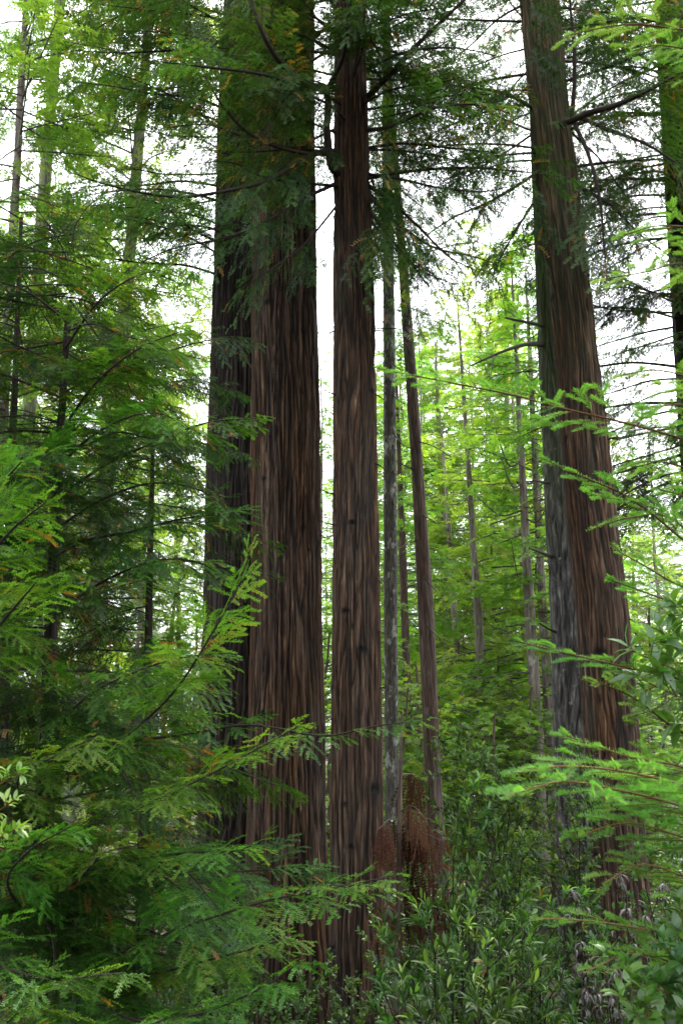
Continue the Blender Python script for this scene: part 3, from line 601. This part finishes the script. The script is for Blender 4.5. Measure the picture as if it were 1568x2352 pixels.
# ---- near fir on the other side
FS = tree('young_fir', 'young fir reaching lime-green flat boughs in front of the leaning redwood', 'young fir',
          [(0, 1760, 1780), (800, 1752, 1784), (1500, 1745, 1792), (2300, 1738, 1800)], 5.0, 6.5, 24, M['slim_bark'], nseg=30, dz=.08, ridge_w=.04, amp=.003)
fm, ft = M['fir'], M['fir_twig']
for k, (path, ov) in enumerate([
    ([(1768, 30, 5), (1660, 70, 4.8), (1568, 68, 4.6), (1470, 56, 4.5), (1390, 62, 4.4), (1292, 84, 4.3)], {}),
    ([(1766, 150, 5), (1650, 130, 4.7), (1560, 110, 4.5), (1500, 105, 4.4), (1450, 118, 4.4)], {}),
    ([(1766, 560, 5), (1660, 530, 4.8), (1568, 520, 4.7), (1500, 520, 4.6), (1430, 540, 4.6)], {}),
    ([(1766, 660, 5), (1650, 620, 4.8), (1560, 605, 4.7), (1480, 625, 4.6), (1390, 640, 4.6)], {}),
    ([(1766, 950, 5), (1650, 890, 4.8), (1560, 860, 4.7), (1500, 850, 4.7), (1430, 860, 4.6)], {}),
    ([(1766, 1100, 5), (1660, 1040, 4.8), (1540, 1000, 4.6), (1410, 965, 4.4), (1300, 940, 4.3), (1180, 908, 4.2), (1050, 882, 4.1), (865, 846, 4.0)], dict(sec_len=.34, bare=.25)),
    ([(1766, 1340, 5), (1650, 1290, 4.8), (1568, 1240, 4.6), (1490, 1175, 4.5), (1420, 1130, 4.4), (1345, 1098, 4.3), (1250, 1055, 4.3)], dict(sec_len=.24, bare=.4)),
    ([(1766, 1380, 5), (1640, 1290, 4.7), (1540, 1190, 4.6), (1440, 1190, 4.5), (1345, 1220, 4.5)], dict(sec_len=.16, bare=.45)),
    ([(1766, 1420, 5), (1650, 1370, 4.8), (1560, 1345, 4.7), (1480, 1300, 4.6), (1400, 1255, 4.6)], dict(sec_len=.22, bare=.3)),
    ([(1766, 1480, 5), (1650, 1420, 4.7), (1560, 1390, 4.6), (1480, 1360, 4.6), (1395, 1330, 4.5)], dict(sec_len=.25, bare=.3)),
    ([(1766, 1680, 5), (1650, 1600, 4.6), (1560, 1560, 4.4), (1450, 1535, 4.2), (1350, 1512, 4.1), (1180, 1472, 4.0)], dict(sec_len=.32, bare=.25)),
    ([(1766, 1760, 5), (1650, 1700, 4.6), (1560, 1680, 4.4), (1450, 1600, 4.3), (1350, 1560, 4.2)], dict(sec_len=.3)),
    ([(1766, 1860, 5), (1660, 1800, 4.4), (1560, 1760, 4.0), (1450, 1740, 3.8), (1300, 1690, 3.7)], dict(sec_len=.4)),
    ([(1766, 1960, 5), (1660, 1890, 4.2), (1560, 1850, 3.7), (1420, 1815, 3.4), (1290, 1795, 3.2), (1165, 1830, 3.1)], dict(sec_len=.5, sec_sp=.06)),
    ([(1766, 1900, 5), (1660, 1830, 4.2), (1560, 1800, 3.7), (1420, 1770, 3.4), (1290, 1760, 3.3), (1190, 1775, 3.2)], dict(sec_len=.45, sec_sp=.07)),
    ([(1766, 2020, 5), (1660, 1950, 4.3), (1560, 1920, 3.9), (1440, 1890, 3.7), (1330, 1920, 3.6)], dict(sec_len=.45)),
    ([(1766, 2120, 5), (1660, 2060, 4.4), (1560, 2010, 4.0), (1470, 1985, 3.9), (1385, 2030, 3.8)], dict(sec_len=.4)),
    ([(1766, 2280, 5), (1660, 2210, 4.4), (1560, 2150, 4.1), (1450, 2130, 4.0), (1350, 2115, 3.9), (1228, 2110, 3.8)], dict(sec_len=.28, bare=.2)),
    ([(1766, 2340, 5), (1660, 2290, 4.4), (1560, 2220, 4.1), (1450, 2190, 4.0), (1340, 2235, 3.9)], dict(sec_len=.3)),
    ([(1766, 1160, 5), (1650, 1110, 4.8), (1560, 1070, 4.7), (1480, 1060, 4.6), (1420, 1080, 4.6)], dict(sec_len=.28)),
    ([(1766, 1000, 5), (1650, 960, 4.8), (1570, 930, 4.7), (1500, 940, 4.6), (1440, 990, 4.6)], dict(sec_len=.28)),
    ([(1766, 1230, 5), (1650, 1180, 4.8), (1570, 1140, 4.7), (1500, 1120, 4.6)], dict(sec_len=.2)),
    ([(1766, 1640, 5), (1670, 1600, 4.7), (1590, 1570, 4.6), (1520, 1620, 4.5), (1440, 1650, 4.4)], dict(sec_len=.3)),
    ]):
    hero(FS, path, FIR_NEAR, fm, ft, 300 + k, tone0=.5, **ov)

# ---- distant conifers: shared crowns, one tree each
def crown_mesh(seed, H, z0, Rm, nb, lm, S=FAR_LOD):
    rng = np.random.default_rng(seed); w, l = Geo(), Geo()
    for k in range(nb):
        f = (k + rng.uniform(0, 1)) / nb
        z = z0 + (H - z0) * f ** .72; L = Rm * ((1 - f) ** .62 * .9 + .13) * rng.uniform(.6, 1.15)
        a = rng.uniform(0, 2 * math.pi); up = .35 * f + rng.normal(-.02, .1)
        c = np.array([math.cos(a), math.sin(a), 0])
        path = [np.array([0, 0, z]) + c * L * s + np.array([0, 0, L * (up * s - .28 * s * s * (1 - f) + .08 * s ** 3)]) for s in (0, .3, .6, .85, 1)]
        s_ = dict(S); s_['sec_len'] = S['sec_len'] * min(1.1, .35 + L / 3.5); s_['r0'] = .010 + .006 * L; s_['r1'] = .005; s_['r2'] = .008
        conifer_branch(path, rng, s_, w, l)
    g = Geo()
    for src, m in ((w, 0), (l, 1)): g.add(np.concatenate(src.V), np.concatenate(src.Q), np.concatenate(src.T), m)
    return g.mesh('crown', [M['grey_twig'], lm])
def trunk_proto(seed, H, r, mat):
    rng = np.random.default_rng(seed); g = Geo()
    z = np.linspace(-1, H * .97, 30); x = np.cumsum(rng.normal(rng.normal(0, .015), .035, 30)); y = np.cumsum(rng.normal(0, .03, 30))
    g.add(*tube(np.stack([x - x[2], y - y[2], z], 1), r * (1 - np.clip(z, 0, None) / H) ** .8 + .02, 14), tone=.5)
    return g.mesh('trunk', [mat], smooth=True)
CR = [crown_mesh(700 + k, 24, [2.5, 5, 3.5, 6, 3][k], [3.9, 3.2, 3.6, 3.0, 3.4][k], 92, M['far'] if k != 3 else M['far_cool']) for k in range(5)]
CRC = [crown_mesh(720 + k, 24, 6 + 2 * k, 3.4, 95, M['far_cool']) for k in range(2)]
YC = [crown_mesh(740 + k, 7, .5, 2.0, 52, M['far'], {**FAR_LOD, 'sec_len': .7, 'sec_sp': .17, 'ter_sp': .12, 'ter_len': .24, 'nl': .10, 'nw': .038}) for k in range(3)]
TP = [trunk_proto(760 + k, 24, .12 + .03 * k, M['far_bark']) for k in range(2)]
YT = trunk_proto(770, 7, .07, M['slim_bark'])
def far_tree(x, ytop, Y, crowns, trunk, H0, label, group, name, r):
    top = P(x, ytop, Y); zg = float(ground(top[0], Y)); s = (top[2] - zg) / H0
    t = empty(name, (top[0], Y, zg), label, 'conifer', group)
    o = link('trunk', trunk, t); c = link('crown', crowns[r.integers(len(crowns))], t)
    a = r.uniform(0, 6.28); sx = s * r.uniform(.9, 1.1) if H0 < 10 else max(.75, min(1.25, s)) * r.uniform(.9, 1.1)
    lx, ly = r.normal(0, .022, 2)
    for q in (o, c): q.rotation_euler = (lx, ly, a); q.scale = (sx, sx, s)
r = np.random.default_rng(77)
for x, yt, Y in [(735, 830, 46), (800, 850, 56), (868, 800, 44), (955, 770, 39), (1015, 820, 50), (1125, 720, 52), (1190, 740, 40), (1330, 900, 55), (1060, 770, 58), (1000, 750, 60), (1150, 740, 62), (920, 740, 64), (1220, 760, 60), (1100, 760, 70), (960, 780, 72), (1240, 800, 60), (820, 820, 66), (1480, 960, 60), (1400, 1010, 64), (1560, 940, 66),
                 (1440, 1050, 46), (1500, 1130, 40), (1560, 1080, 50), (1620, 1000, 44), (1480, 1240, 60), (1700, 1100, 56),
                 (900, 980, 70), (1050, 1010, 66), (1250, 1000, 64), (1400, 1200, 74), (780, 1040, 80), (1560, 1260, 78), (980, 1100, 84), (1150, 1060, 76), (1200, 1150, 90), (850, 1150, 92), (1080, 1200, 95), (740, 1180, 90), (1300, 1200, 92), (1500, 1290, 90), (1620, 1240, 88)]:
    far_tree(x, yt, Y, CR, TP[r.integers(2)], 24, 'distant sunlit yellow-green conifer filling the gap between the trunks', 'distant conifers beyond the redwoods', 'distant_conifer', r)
for x, yt, Y in [(-60, 520, 36), (30, 600, 44), (90, 460, 40), (290, 520, 44), (460, 760, 46), (140, 700, 36), (220, 560, 42), (330, 780, 38), (400, 860, 46), (455, 960, 42), (250, 900, 58), (350, 1000, 66), (20, 1000, 66), (-150, 700, 50)]:
    far_tree(x, yt, Y, CR, TP[r.integers(2)], 24, 'tall pale green conifer in the light behind the young redwood', 'pale conifers behind the young redwood', 'distant_conifer', r)
for x, yt, Y in [(905, 1560, 26), (1010, 1500, 28), (1080, 1620, 24), (1160, 1560, 29), (1210, 1480, 36), (1110, 1420, 40), (960, 1430, 42), (1240, 1640, 27), (745, 1560, 27), (1440, 1560, 26), (1520, 1500, 30), (1580, 1620, 24), (700, 1700, 30), (1000, 1400, 50), (930, 1390, 56), (870, 1400, 48), (1180, 1400, 52), (1130, 1500, 32), (1060, 1440, 36), (1220, 1420, 44), (780, 1420, 50), (730, 1440, 44), (1290, 1400, 54), (680, 1420, 52), (1420, 1400, 46), (1540, 1380, 52), (560, 1420, 48), (480, 1400, 42), (400, 1420, 46), (330, 1380, 40), (240, 1400, 48), (160, 1380, 42), (80, 1400, 46), (0, 1380, 40), (960, 1590, 30), (1040, 1570, 34), (1190, 1600, 33), (380, 1560, 22), (260, 1500, 26), (140, 1560, 24), (450, 1620, 26), (20, 1500, 24), (1600, 1400, 36), (1480, 1380, 42)]:
    far_tree(x, yt, Y, YC, YT, 7, 'short bushy light green conifer in the understory behind the big trunks', 'understory conifers', 'understory_conifer', r)
for X, Y, H in [(-9, -7, 21), (-3.5, -10, 24), (3, -8, 22), (9, -6, 20), (-14, -2, 24), (14, -1, 22), (-7, -15, 27), (6, -15, 27), (0, -19, 28), (-15, 5, 22), (13, 5, 21), (16, -11, 26), (-17, -11, 26)]:  # unseen trees added around the camera to block low sky light
    p = P(CX, 1656 - 2259 * .3, 1); t = empty('unseen_conifer', (X, Y, float(ground(X, Y))), 'unseen conifer of the surrounding forest, added out of view to cut low sky light', 'conifer', 'unseen surrounding conifers')
    for q in (link('trunk', TP[0], t), link('crown', CR[r.integers(5)], t)): q.rotation_euler = (0, 0, r.uniform(0, 6)); q.scale = (1, 1, H / 24)
for t, k, zb in ((L2, 0, 4), (L3, 5, 3), (B['b1'], 0, 7), (B['b2'], 1, 8), (B['b3'], 0, 9), (B['b4'], 1, 7), (B['b5'], 0, 6), (B['b6'], 1, 9), (B['b7'], 1, 9)):
    H = t.ax['z'][-1] - t.ax['zg']
    c = link('crown', (CR + CRC)[(k * 2 + int(H)) % 7], t.root)
    lean = math.atan2(t.ax['x'][-1] - t.ax['x'][0], H)
    s = H / 24 * 1.04; c.scale = (min(1.1, max(.75, s)),) * 2 + (s,); c.rotation_euler = (0, lean, k + H)

# ---- broadleaf shrubs
def leafy_stem(path, rng, S, wood, leaf):
    pts, L = spline(path, 14); tt = np.linspace(0, 1, 14)
    wood.add(*tube(pts, S['r0'] * (1 - tt) + .0025, 5), tone=.5)
    tan = unit(np.gradient(pts, axis=0)); B_, D_, N_, T_, S_ = [], [], [], [], []
    ntw = max(2, int(L / S['tw_sp']))
    for k in range(ntw + 1):
        f = .99 if k == ntw else S['bare'] + (1 - S['bare']) * (k + rng.uniform(.1, .9)) / ntw
        x = f * 13; i = min(int(x), 12); p0 = pts[i] + (pts[i + 1] - pts[i]) * (x - i)
        a = k * 2.4 + rng.normal(0, .4); t = tan[i]
        e1 = unit(np.cross(t, [.31, .9, .3])); e2 = np.cross(t, e1)
        out = e1 * math.cos(a) + e2 * math.sin(a)
        d = unit(t * .55 + out * .9 + np.array([0, 0, .25])) if k < ntw else t
        l2 = S['tw_len'] * rng.uniform(.5, 1.2) * (1.15 - .5 * f)
        q = p0 + d * np.linspace(0, 1, 5)[:, None] * l2 + np.array([0, 0, S.get('lift', .2)]) * np.linspace(0, 1, 5)[:, None] ** 2 * l2
        wood.add(*tube(q, np.linspace(.0035, .0015, 5) * S.get('tr', 1), 3), tone=.6)
        nl = max(4, int(S['leaves'] * rng.uniform(.7, 1.3))); td = unit(q[-1] - q[0])
        g1 = unit(np.cross(td, [.2, .3, .93])); g2 = np.cross(td, g1)
        h = np.sort(rng.uniform(.15, 1, nl)) ** .6; ph = np.arange(nl) * 2.4 + rng.normal(0, .3, nl)
        ro = g1 * np.cos(ph)[:, None] + g2 * np.sin(ph)[:, None]
        dd = unit(td * (S['fwd'] + .5 * h[:, None] ** 3) + ro + np.array([0, 0, S.get('leaf_up', .1)]) + rng.normal(0, .15, (nl, 3)))
        B_.append(q[0] + (q[-1] - q[0]) * h[:, None]); D_.append(dd)
        N_.append(unit(np.array([0, 0, 1.0]) * .8 + td * .3 + rng.normal(0, .25, (nl, 3))))
        tn = np.clip(rng.normal(.42, .16, nl) + .18 * f, 0, .94)
        if rng.random() < S.get('young', .12): tn[-4:] = .93
        if rng.random() < S.get('dead', .03): tn[:2] = .98
        T_.append(tn); S_.append(rng.uniform(.65, 1.15, nl))
    n = np.concatenate(S_)
    leaf.add(*leaf_block(np.vstack(B_), np.vstack(D_), np.vstack(N_), S['L'] * n, S['W'] * n * rng.uniform(.85, 1.1, len(n)), np.concatenate(T_), curl=S.get('curl', .12)))

def shrub(name, label, cat, base, stems, S, lm, wm, seed, group=None, world=None):
    """base: (x, Y) on the photo grid at ground; stems: photo paths with distance; world: (n, height, spread) for a free bush"""
    rng = np.random.default_rng(seed)
    X = P(base[0], 1656, base[1])[0]; b0 = np.array([X, base[1], float(ground(X, base[1])) - .08])
    t = empty(name, b0, label, cat, group)
    paths = [[b0 + rng.normal(0, .04, 3) * [1, 1, 0]] + [P(*p) for p in s] for s in stems]
    if world:
        n, h, sp = world
        for k in range(n):
            a = k * 2.4 + rng.normal(0, .3); ra = sp * math.sqrt((k + .5) / n); hh = h * rng.uniform(.6, 1.0) * (1 - .35 * (ra / sp) ** 2)
            c = np.array([math.cos(a), math.sin(a), 0]) * ra
            paths.append([b0 + c * .06, b0 + c * .35 + [0, 0, hh * .4], b0 + c * .75 + [0, 0, hh * .75], b0 + c + [0, 0, hh]])
    for p in paths:
        w, l = Geo(), Geo(); leafy_stem(p, rng, S, w, l)
        s = link('stem', w.mesh('stem', [wm], off=b0, smooth=True), t)
        link('foliage', l.mesh('foliage', [lm], off=b0, smooth=True), s)
    return t

BAY = dict(r0=.014, bare=.12, tw_sp=.062, tw_len=.24, leaves=11, fwd=.75, L=.082, W=.019, young=.15, dead=.04, leaf_up=.15)
OAK = dict(r0=.018, bare=.3, tw_sp=.11, tw_len=.34, leaves=14, fwd=.5, L=.075, W=.032, young=.12, dead=.02)
SHR = dict(r0=.014, bare=.1, tw_sp=.10, tw_len=.4, leaves=20, fwd=.5, L=.07, W=.035, young=.06, dead=.03)
RHO = dict(r0=.01, bare=.35, tw_sp=.16, tw_len=.14, leaves=9, fwd=.35, L=.115, W=.036, young=0, dead=0, lift=.1)
SPR = dict(r0=.007, bare=.4, tw_sp=.07, tw_len=.07, leaves=6, fwd=.6, L=.05, W=.021, young=0, dead=0)
SAL = dict(r0=.009, bare=.3, tw_sp=.10, tw_len=.14, leaves=8, fwd=.4, L=.075, W=.042, young=0, dead=.03)
shrub('bay_laurel', 'glossy narrow-leaved bay sapling standing tallest in the shrubs by the knotty redwood', 'shrub', (1075, 7.0),
      [[(1062, 2200, 6.9), (1075, 2000, 6.8), (1085, 1840, 6.7)], [(1030, 2200, 6.8), (1020, 2120, 6.6), (1005, 2090, 6.5)], [(1120, 2200, 6.7), (1150, 2120, 6.5), (1195, 2070, 6.4)], [(1050, 2150, 6.7), (1040, 2000, 6.6), (1050, 1905, 6.6)],
       [(1090, 2150, 6.6), (1120, 2040, 6.5), (1130, 1960, 6.5)]], BAY, M['bay'], M['twig'], 801)
shrub('bay_laurel', 'low dense bay shrub with dark lance leaves at the bottom beside the knotty redwood', 'shrub', (1010, 5.8),
      [[(950, 2300, 5.6), (925, 2220, 5.4), (915, 2160, 5.4)], [(960, 2330, 5.5), (945, 2250, 5.3), (900, 2190, 5.2)], [(1000, 2300, 5.4), (1000, 2200, 5.3), (985, 2130, 5.3)], [(1060, 2300, 5.4), (1080, 2200, 5.3), (1075, 2140, 5.3)],
       [(1100, 2300, 5.4), (1140, 2210, 5.2), (1180, 2150, 5.2)], [(930, 2400, 5.2), (900, 2330, 5.0), (880, 2270, 5.0)], [(1040, 2400, 5.2), (1040, 2320, 5.0), (1030, 2250, 5.0)], [(1120, 2400, 5.2), (1150, 2310, 5.0), (1220, 2240, 5.0)],
       [(1000, 2420, 5), (960, 2360, 4.8), (930, 2320, 4.8)], [(1090, 2420, 5), (1100, 2350, 4.8), (1110, 2290, 4.8)]], BAY, M['bay'], M['twig'], 802)
shrub('bay_laurel', 'bay shrub with silvery dark leaves under the grey fir beside the withered leaves', 'shrub', (1210, 7.5),
      [[(1200, 2200, 7.3), (1215, 2130, 7.2), (1235, 2080, 7.1)], [(1170, 2200, 7.2), (1160, 2110, 7.1), (1150, 2050, 7)], [(1240, 2250, 7.2), (1270, 2150, 7.1), (1290, 2080, 7)], [(1220, 2300, 7), (1230, 2200, 6.9), (1200, 2130, 6.8)], [(1250, 2350, 7), (1280, 2270, 6.9), (1300, 2200, 6.9)]], BAY, M['bay'], M['twig'], 803)
shrub('oak_bush', 'dark twiggy oak bush with pale young tips below the thin trunks', 'shrub', (1120, 10.5),
      [[(1150, 2000, 10.5), (1130, 1880, 10.4), (1090, 1780, 10.3), (1020, 1720, 10.2)], [(1140, 1980, 10.4), (1100, 1850, 10.2), (1030, 1790, 10), (970, 1755, 9.9)], [(1160, 2000, 10.4), (1170, 1880, 10.2), (1150, 1790, 10.1), (1110, 1740, 10)],
       [(1170, 2000, 10.4), (1200, 1880, 10.2), (1230, 1820, 10)], [(1130, 1960, 10.3), (1060, 1880, 10), (1000, 1850, 9.9)], [(1190, 2050, 10.2), (1220, 1950, 10), (1260, 1880, 9.9)]], OAK, M['oak'], M['twig'], 804)
shrub('oak_bush', 'leafy oak bush with yellow tips crowding the base of the grey fir', 'shrub', (1300, 9.5),
      [[(1310, 2050, 9.4), (1290, 1960, 9.3), (1250, 1900, 9.2)], [(1320, 2020, 9.4), (1310, 1930, 9.3), (1290, 1850, 9.2)], [(1330, 2050, 9.3), (1330, 1950, 9.2), (1340, 1890, 9.1)], [(1290, 2100, 9.3), (1260, 2010, 9.2), (1220, 1960, 9.1)], [(1330, 1950, 9.6), (1320, 1800, 9.6), (1300, 1740, 9.6)], [(1340, 1950, 9.6), (1350, 1830, 9.5), (1330, 1760, 9.5)]], {**OAK, 'young': .25}, M['oak'], M['twig'], 805)
shrub('rhododendron', 'rhododendron twig with long oval leaves against the leaning redwood', 'shrub', (1790, 4.6),
      [[(1760, 1800, 4.6), (1640, 1620, 4.4), (1560, 1545, 4.2), (1450, 1495, 4.1)], [(1760, 1780, 4.6), (1660, 1600, 4.4), (1590, 1500, 4.3), (1520, 1455, 4.2)], [(1760, 1800, 4.5), (1660, 1660, 4.3), (1580, 1610, 4.2), (1490, 1570, 4.1)], [(1780, 1700, 4.5), (1680, 1520, 4.4), (1600, 1450, 4.3), (1560, 1400, 4.3)], [(1760, 1820, 4.5), (1650, 1720, 4.4), (1570, 1640, 4.3), (1530, 1560, 4.3)]], RHO, M['rhodo'], M['fir_twig'], 806)
shrub('salal_bush', 'round-leaved pale green bush low under the lime fir boughs', 'shrub', (1640, 4.2),
      [[(1620, 2380, 4.1), (1560, 2300, 4), (1500, 2270, 3.9)], [(1600, 2400, 4.1), (1520, 2340, 3.9), (1440, 2300, 3.8)], [(1620, 2380, 4.1), (1580, 2260, 4), (1540, 2200, 3.9)], [(1600, 2420, 4), (1540, 2380, 3.8), (1480, 2350, 3.7)], [(1640, 2350, 4.1), (1600, 2220, 4), (1570, 2120, 4)], [(1580, 2380, 4.1), (1490, 2270, 4), (1420, 2220, 4)]], SAL, M['rhodo'], M['fir_twig'], 807)
shrub('leafy_sapling', 'yellow-green oval-leaved sprig poking in at the edge beside the young redwood', 'shrub', (-140, 4.4),
      [[(-120, 1950, 4.4), (-60, 1850, 4.3), (40, 1775, 4.2)], [(-110, 1980, 4.4), (-50, 1900, 4.3), (30, 1840, 4.2)], [(-110, 2000, 4.4), (-40, 1950, 4.3), (35, 1905, 4.2)]], SPR, M['sprig'], M['fir_twig'], 808)
for k, (x, Y, n, h, sp, lab) in enumerate([
    (260, 10.5, 12, 2.8, 1.6, 'shaded round-leaved shrub in the gap behind the lowest redwood sprays'),
    (480, 12.0, 12, 2.6, 1.6, 'dim bushy shrub at the foot of the dark half-hidden redwood'),
    (640, 13.0, 12, 2.2, 1.5, 'low shrub beneath the widest redwood trunk'),
    (20, 11.5, 12, 3.0, 1.6, 'dark shrub at the photo edge behind the young redwood trunk'),
    (380, 14.5, 12, 3.4, 1.8, 'leafy green shrub showing through the sprays left of the joined redwoods'),
    (150, 15.5, 12, 3.6, 1.8, 'tall understory shrub glimpsed behind the young redwood trunk'),
    (1470, 8.5, 14, 2.6, 1.5, 'shadowed shrub beneath the foot of the leaning redwood'),
    (1330, 7.2, 12, 1.7, 1.2, 'dark low shrub among the withered hanging leaves'),
    (920, 13.0, 12, 2.6, 1.4, 'dark green shrub behind the dead brown sprays'),
    (1560, 10.5, 12, 3.4, 1.5, 'shaded shrub beyond the fir boughs by the leaning redwood'),
    (1080, 16.0, 12, 3.6, 1.8, 'light green bush in the hollow beyond the oak bushes'),
    (820, 20.0, 12, 3.8, 2.0, 'pale bush seen through the narrow gap between the redwoods'),
    (1480, 21.0, 12, 4.0, 2.0, 'bright bush beyond the leaning redwood'),
    (560, 6.4, 10, 1.1, .9, 'low shaded shrub under the bottom redwood sprays')]):
    shrub('understory_shrub', lab, 'shrub', (x, Y), [], SHR if Y < 15 else {**SHR, 'L': .11, 'W': .055, 'tw_sp': .13, 'leaves': 18}, M['shrub'], M['twig'], 820 + k, 'understory shrubs', world=(n, h, sp))

# ---- dead brown redwood sapling and withered leaves
DS = tree('dead_sapling', 'dead sapling hung with rust-brown drooping sprays right behind the knotty redwood', 'dead tree',
          [(1640, 920, 926), (1900, 912, 922), (2200, 905, 920)], 12.0, -.1, 25, M['slim_bark'], nseg=16, dz=.1, ridge_w=.03, amp=.002)
DEADS = dict(r0=.007, r1=.002, r2=.002, ns=4, bare=.14, sec_sp=.05, sec_len=.34, sec_ang=80, droop=3.6, ter_sp=.021, ter_len=.25, ter_ang=22, nn=9, nl=.028, nw=.014, axis=.008, dead=0, ter_droop=.7, roll=.9, tip=.2)
dr = np.random.default_rng(9)
for k in range(17):
    up = k < 9
    y0 = dr.uniform(1770, 1930) if up else dr.uniform(2000, 2150)
    x1 = dr.uniform(955, 1040 if up else 1065) if k % 4 else dr.uniform(868, 886); Y1 = dr.uniform(11.4, 12.6); xb = 916 - (y0 - 1900) * .02
    hero(DS, [(xb, y0, 12), ((xb + x1) / 2, y0 - dr.uniform(0, 18), (12 + Y1) / 2), (x1, y0 + dr.uniform(0, 25), Y1)], DEADS, M['dead'], M['slim_bark'], 400 + k, tone0=dr.uniform(.05, .9), sec_len=dr.uniform(.07, .15))
WIL = dict(r0=.008, bare=.1, tw_sp=.07, tw_len=.12, leaves=7, fwd=.3, L=.065, W=.017, young=0, dead=0, lift=-.6, leaf_up=-1.3, curl=.4, tr=.6)
shrub('withered_shrub', 'shrub of shrivelled grey-brown hanging leaves below the leaning redwood', 'dead shrub', (1400, 6.4),
      [[(1360, 2300, 6.4), (1330, 2150, 6.3), (1318, 2050, 6.2)], [(1400, 2250, 6.4), (1440, 2100, 6.3), (1425, 2010, 6.2)], [(1420, 2300, 6.4), (1480, 2150, 6.3), (1520, 2030, 6.2)], [(1370, 2350, 6.3), (1345, 2270, 6.2), (1330, 2210, 6.1)], [(1400, 2330, 6.3), (1400, 2240, 6.2), (1395, 2170, 6.1)]], WIL, M['withered'], M['twig'], 850)

# ------------------------------------------------------------------ light, sky, camera
w = bpy.data.worlds.new('World'); SC.world = w; w.use_nodes = True
nt = w.node_tree; nt.nodes.clear()
out = nt.nodes.new('ShaderNodeOutputWorld'); bg = nt.nodes.new('ShaderNodeBackground'); bg.inputs[1].default_value = .12
sky = nt.nodes.new('ShaderNodeTexSky'); sky.sky_type = 'NISHITA'; sky.sun_disc = False
SUN_EL, SUN_ROT = R(float(os.environ.get('EL', 60))), R(float(os.environ.get('ROT', 20)))     # sun ahead of the camera, a little to the right, behind thin cloud
sky.sun_elevation = SUN_EL; sky.sun_rotation = SUN_ROT; sky.dust_density = 3; sky.air_density = 1.2
tc = nt.nodes.new('ShaderNodeTexCoord'); nz = nt.nodes.new('ShaderNodeTexNoise'); nz.inputs['Scale'].default_value = 2.2; nz.inputs['Detail'].default_value = 5
nt.links.new(tc.outputs['Generated'], nz.inputs['Vector'])
cl = nt.nodes.new('ShaderNodeValToRGB'); ramp(cl, [(.3, (6.5, 6.8, 7.2)), (.7, (11, 11, 11))]); nt.links.new(nz.outputs['Fac'], cl.inputs[0])
mx = nt.nodes.new('ShaderNodeMixRGB'); mx.inputs[0].default_value = .78
nt.links.new(sky.outputs[0], mx.inputs[1]); nt.links.new(cl.outputs[0], mx.inputs[2]); nt.links.new(mx.outputs[0], bg.inputs[0]); nt.links.new(bg.outputs[0], out.inputs[0])
sl = bpy.data.lights.new('sun', 'SUN'); sl.energy = 2.4; sl.angle = R(12); sl.color = (1, .95, .85)
so = bpy.data.objects.new('sun', sl); COL.objects.link(so)
sd = Vector((math.sin(SUN_ROT) * math.cos(SUN_EL), math.cos(SUN_ROT) * math.cos(SUN_EL), math.sin(SUN_EL)))
so.rotation_euler = sd.to_track_quat('Z', 'Y').to_euler(); so.location = (0, 0, 60)

cam = bpy.data.cameras.new('camera'); co = bpy.data.objects.new('camera', cam); COL.objects.link(co); SC.camera = co
cam.sensor_fit = 'VERTICAL'; cam.sensor_height = 22.3; cam.lens = 22.3 * F / 2352.0
cam.clip_start = .05; cam.clip_end = 3000
co.location = (0, 0, 0); co.rotation_euler = (R(90) + PITCH, 0, 0)
cam.dof.use_dof = True; cam.dof.focus_distance = 9.0; cam.dof.aperture_fstop = 3.6
SC.view_settings.view_transform = 'Standard'; SC.view_settings.look = 'None'; SC.view_settings.gamma = 1
SC.view_settings.exposure = 2.35
SC.cycles.use_denoising = os.environ.get('DN', '1') == '1'; SC.cycles.max_bounces = 7; SC.cycles.diffuse_bounces = 4; SC.cycles.glossy_bounces = 2; SC.cycles.transmission_bounces = 5
SC.cycles.caustics_reflective = False; SC.cycles.caustics_refractive = False
SC.cycles.sample_clamp_indirect = 6
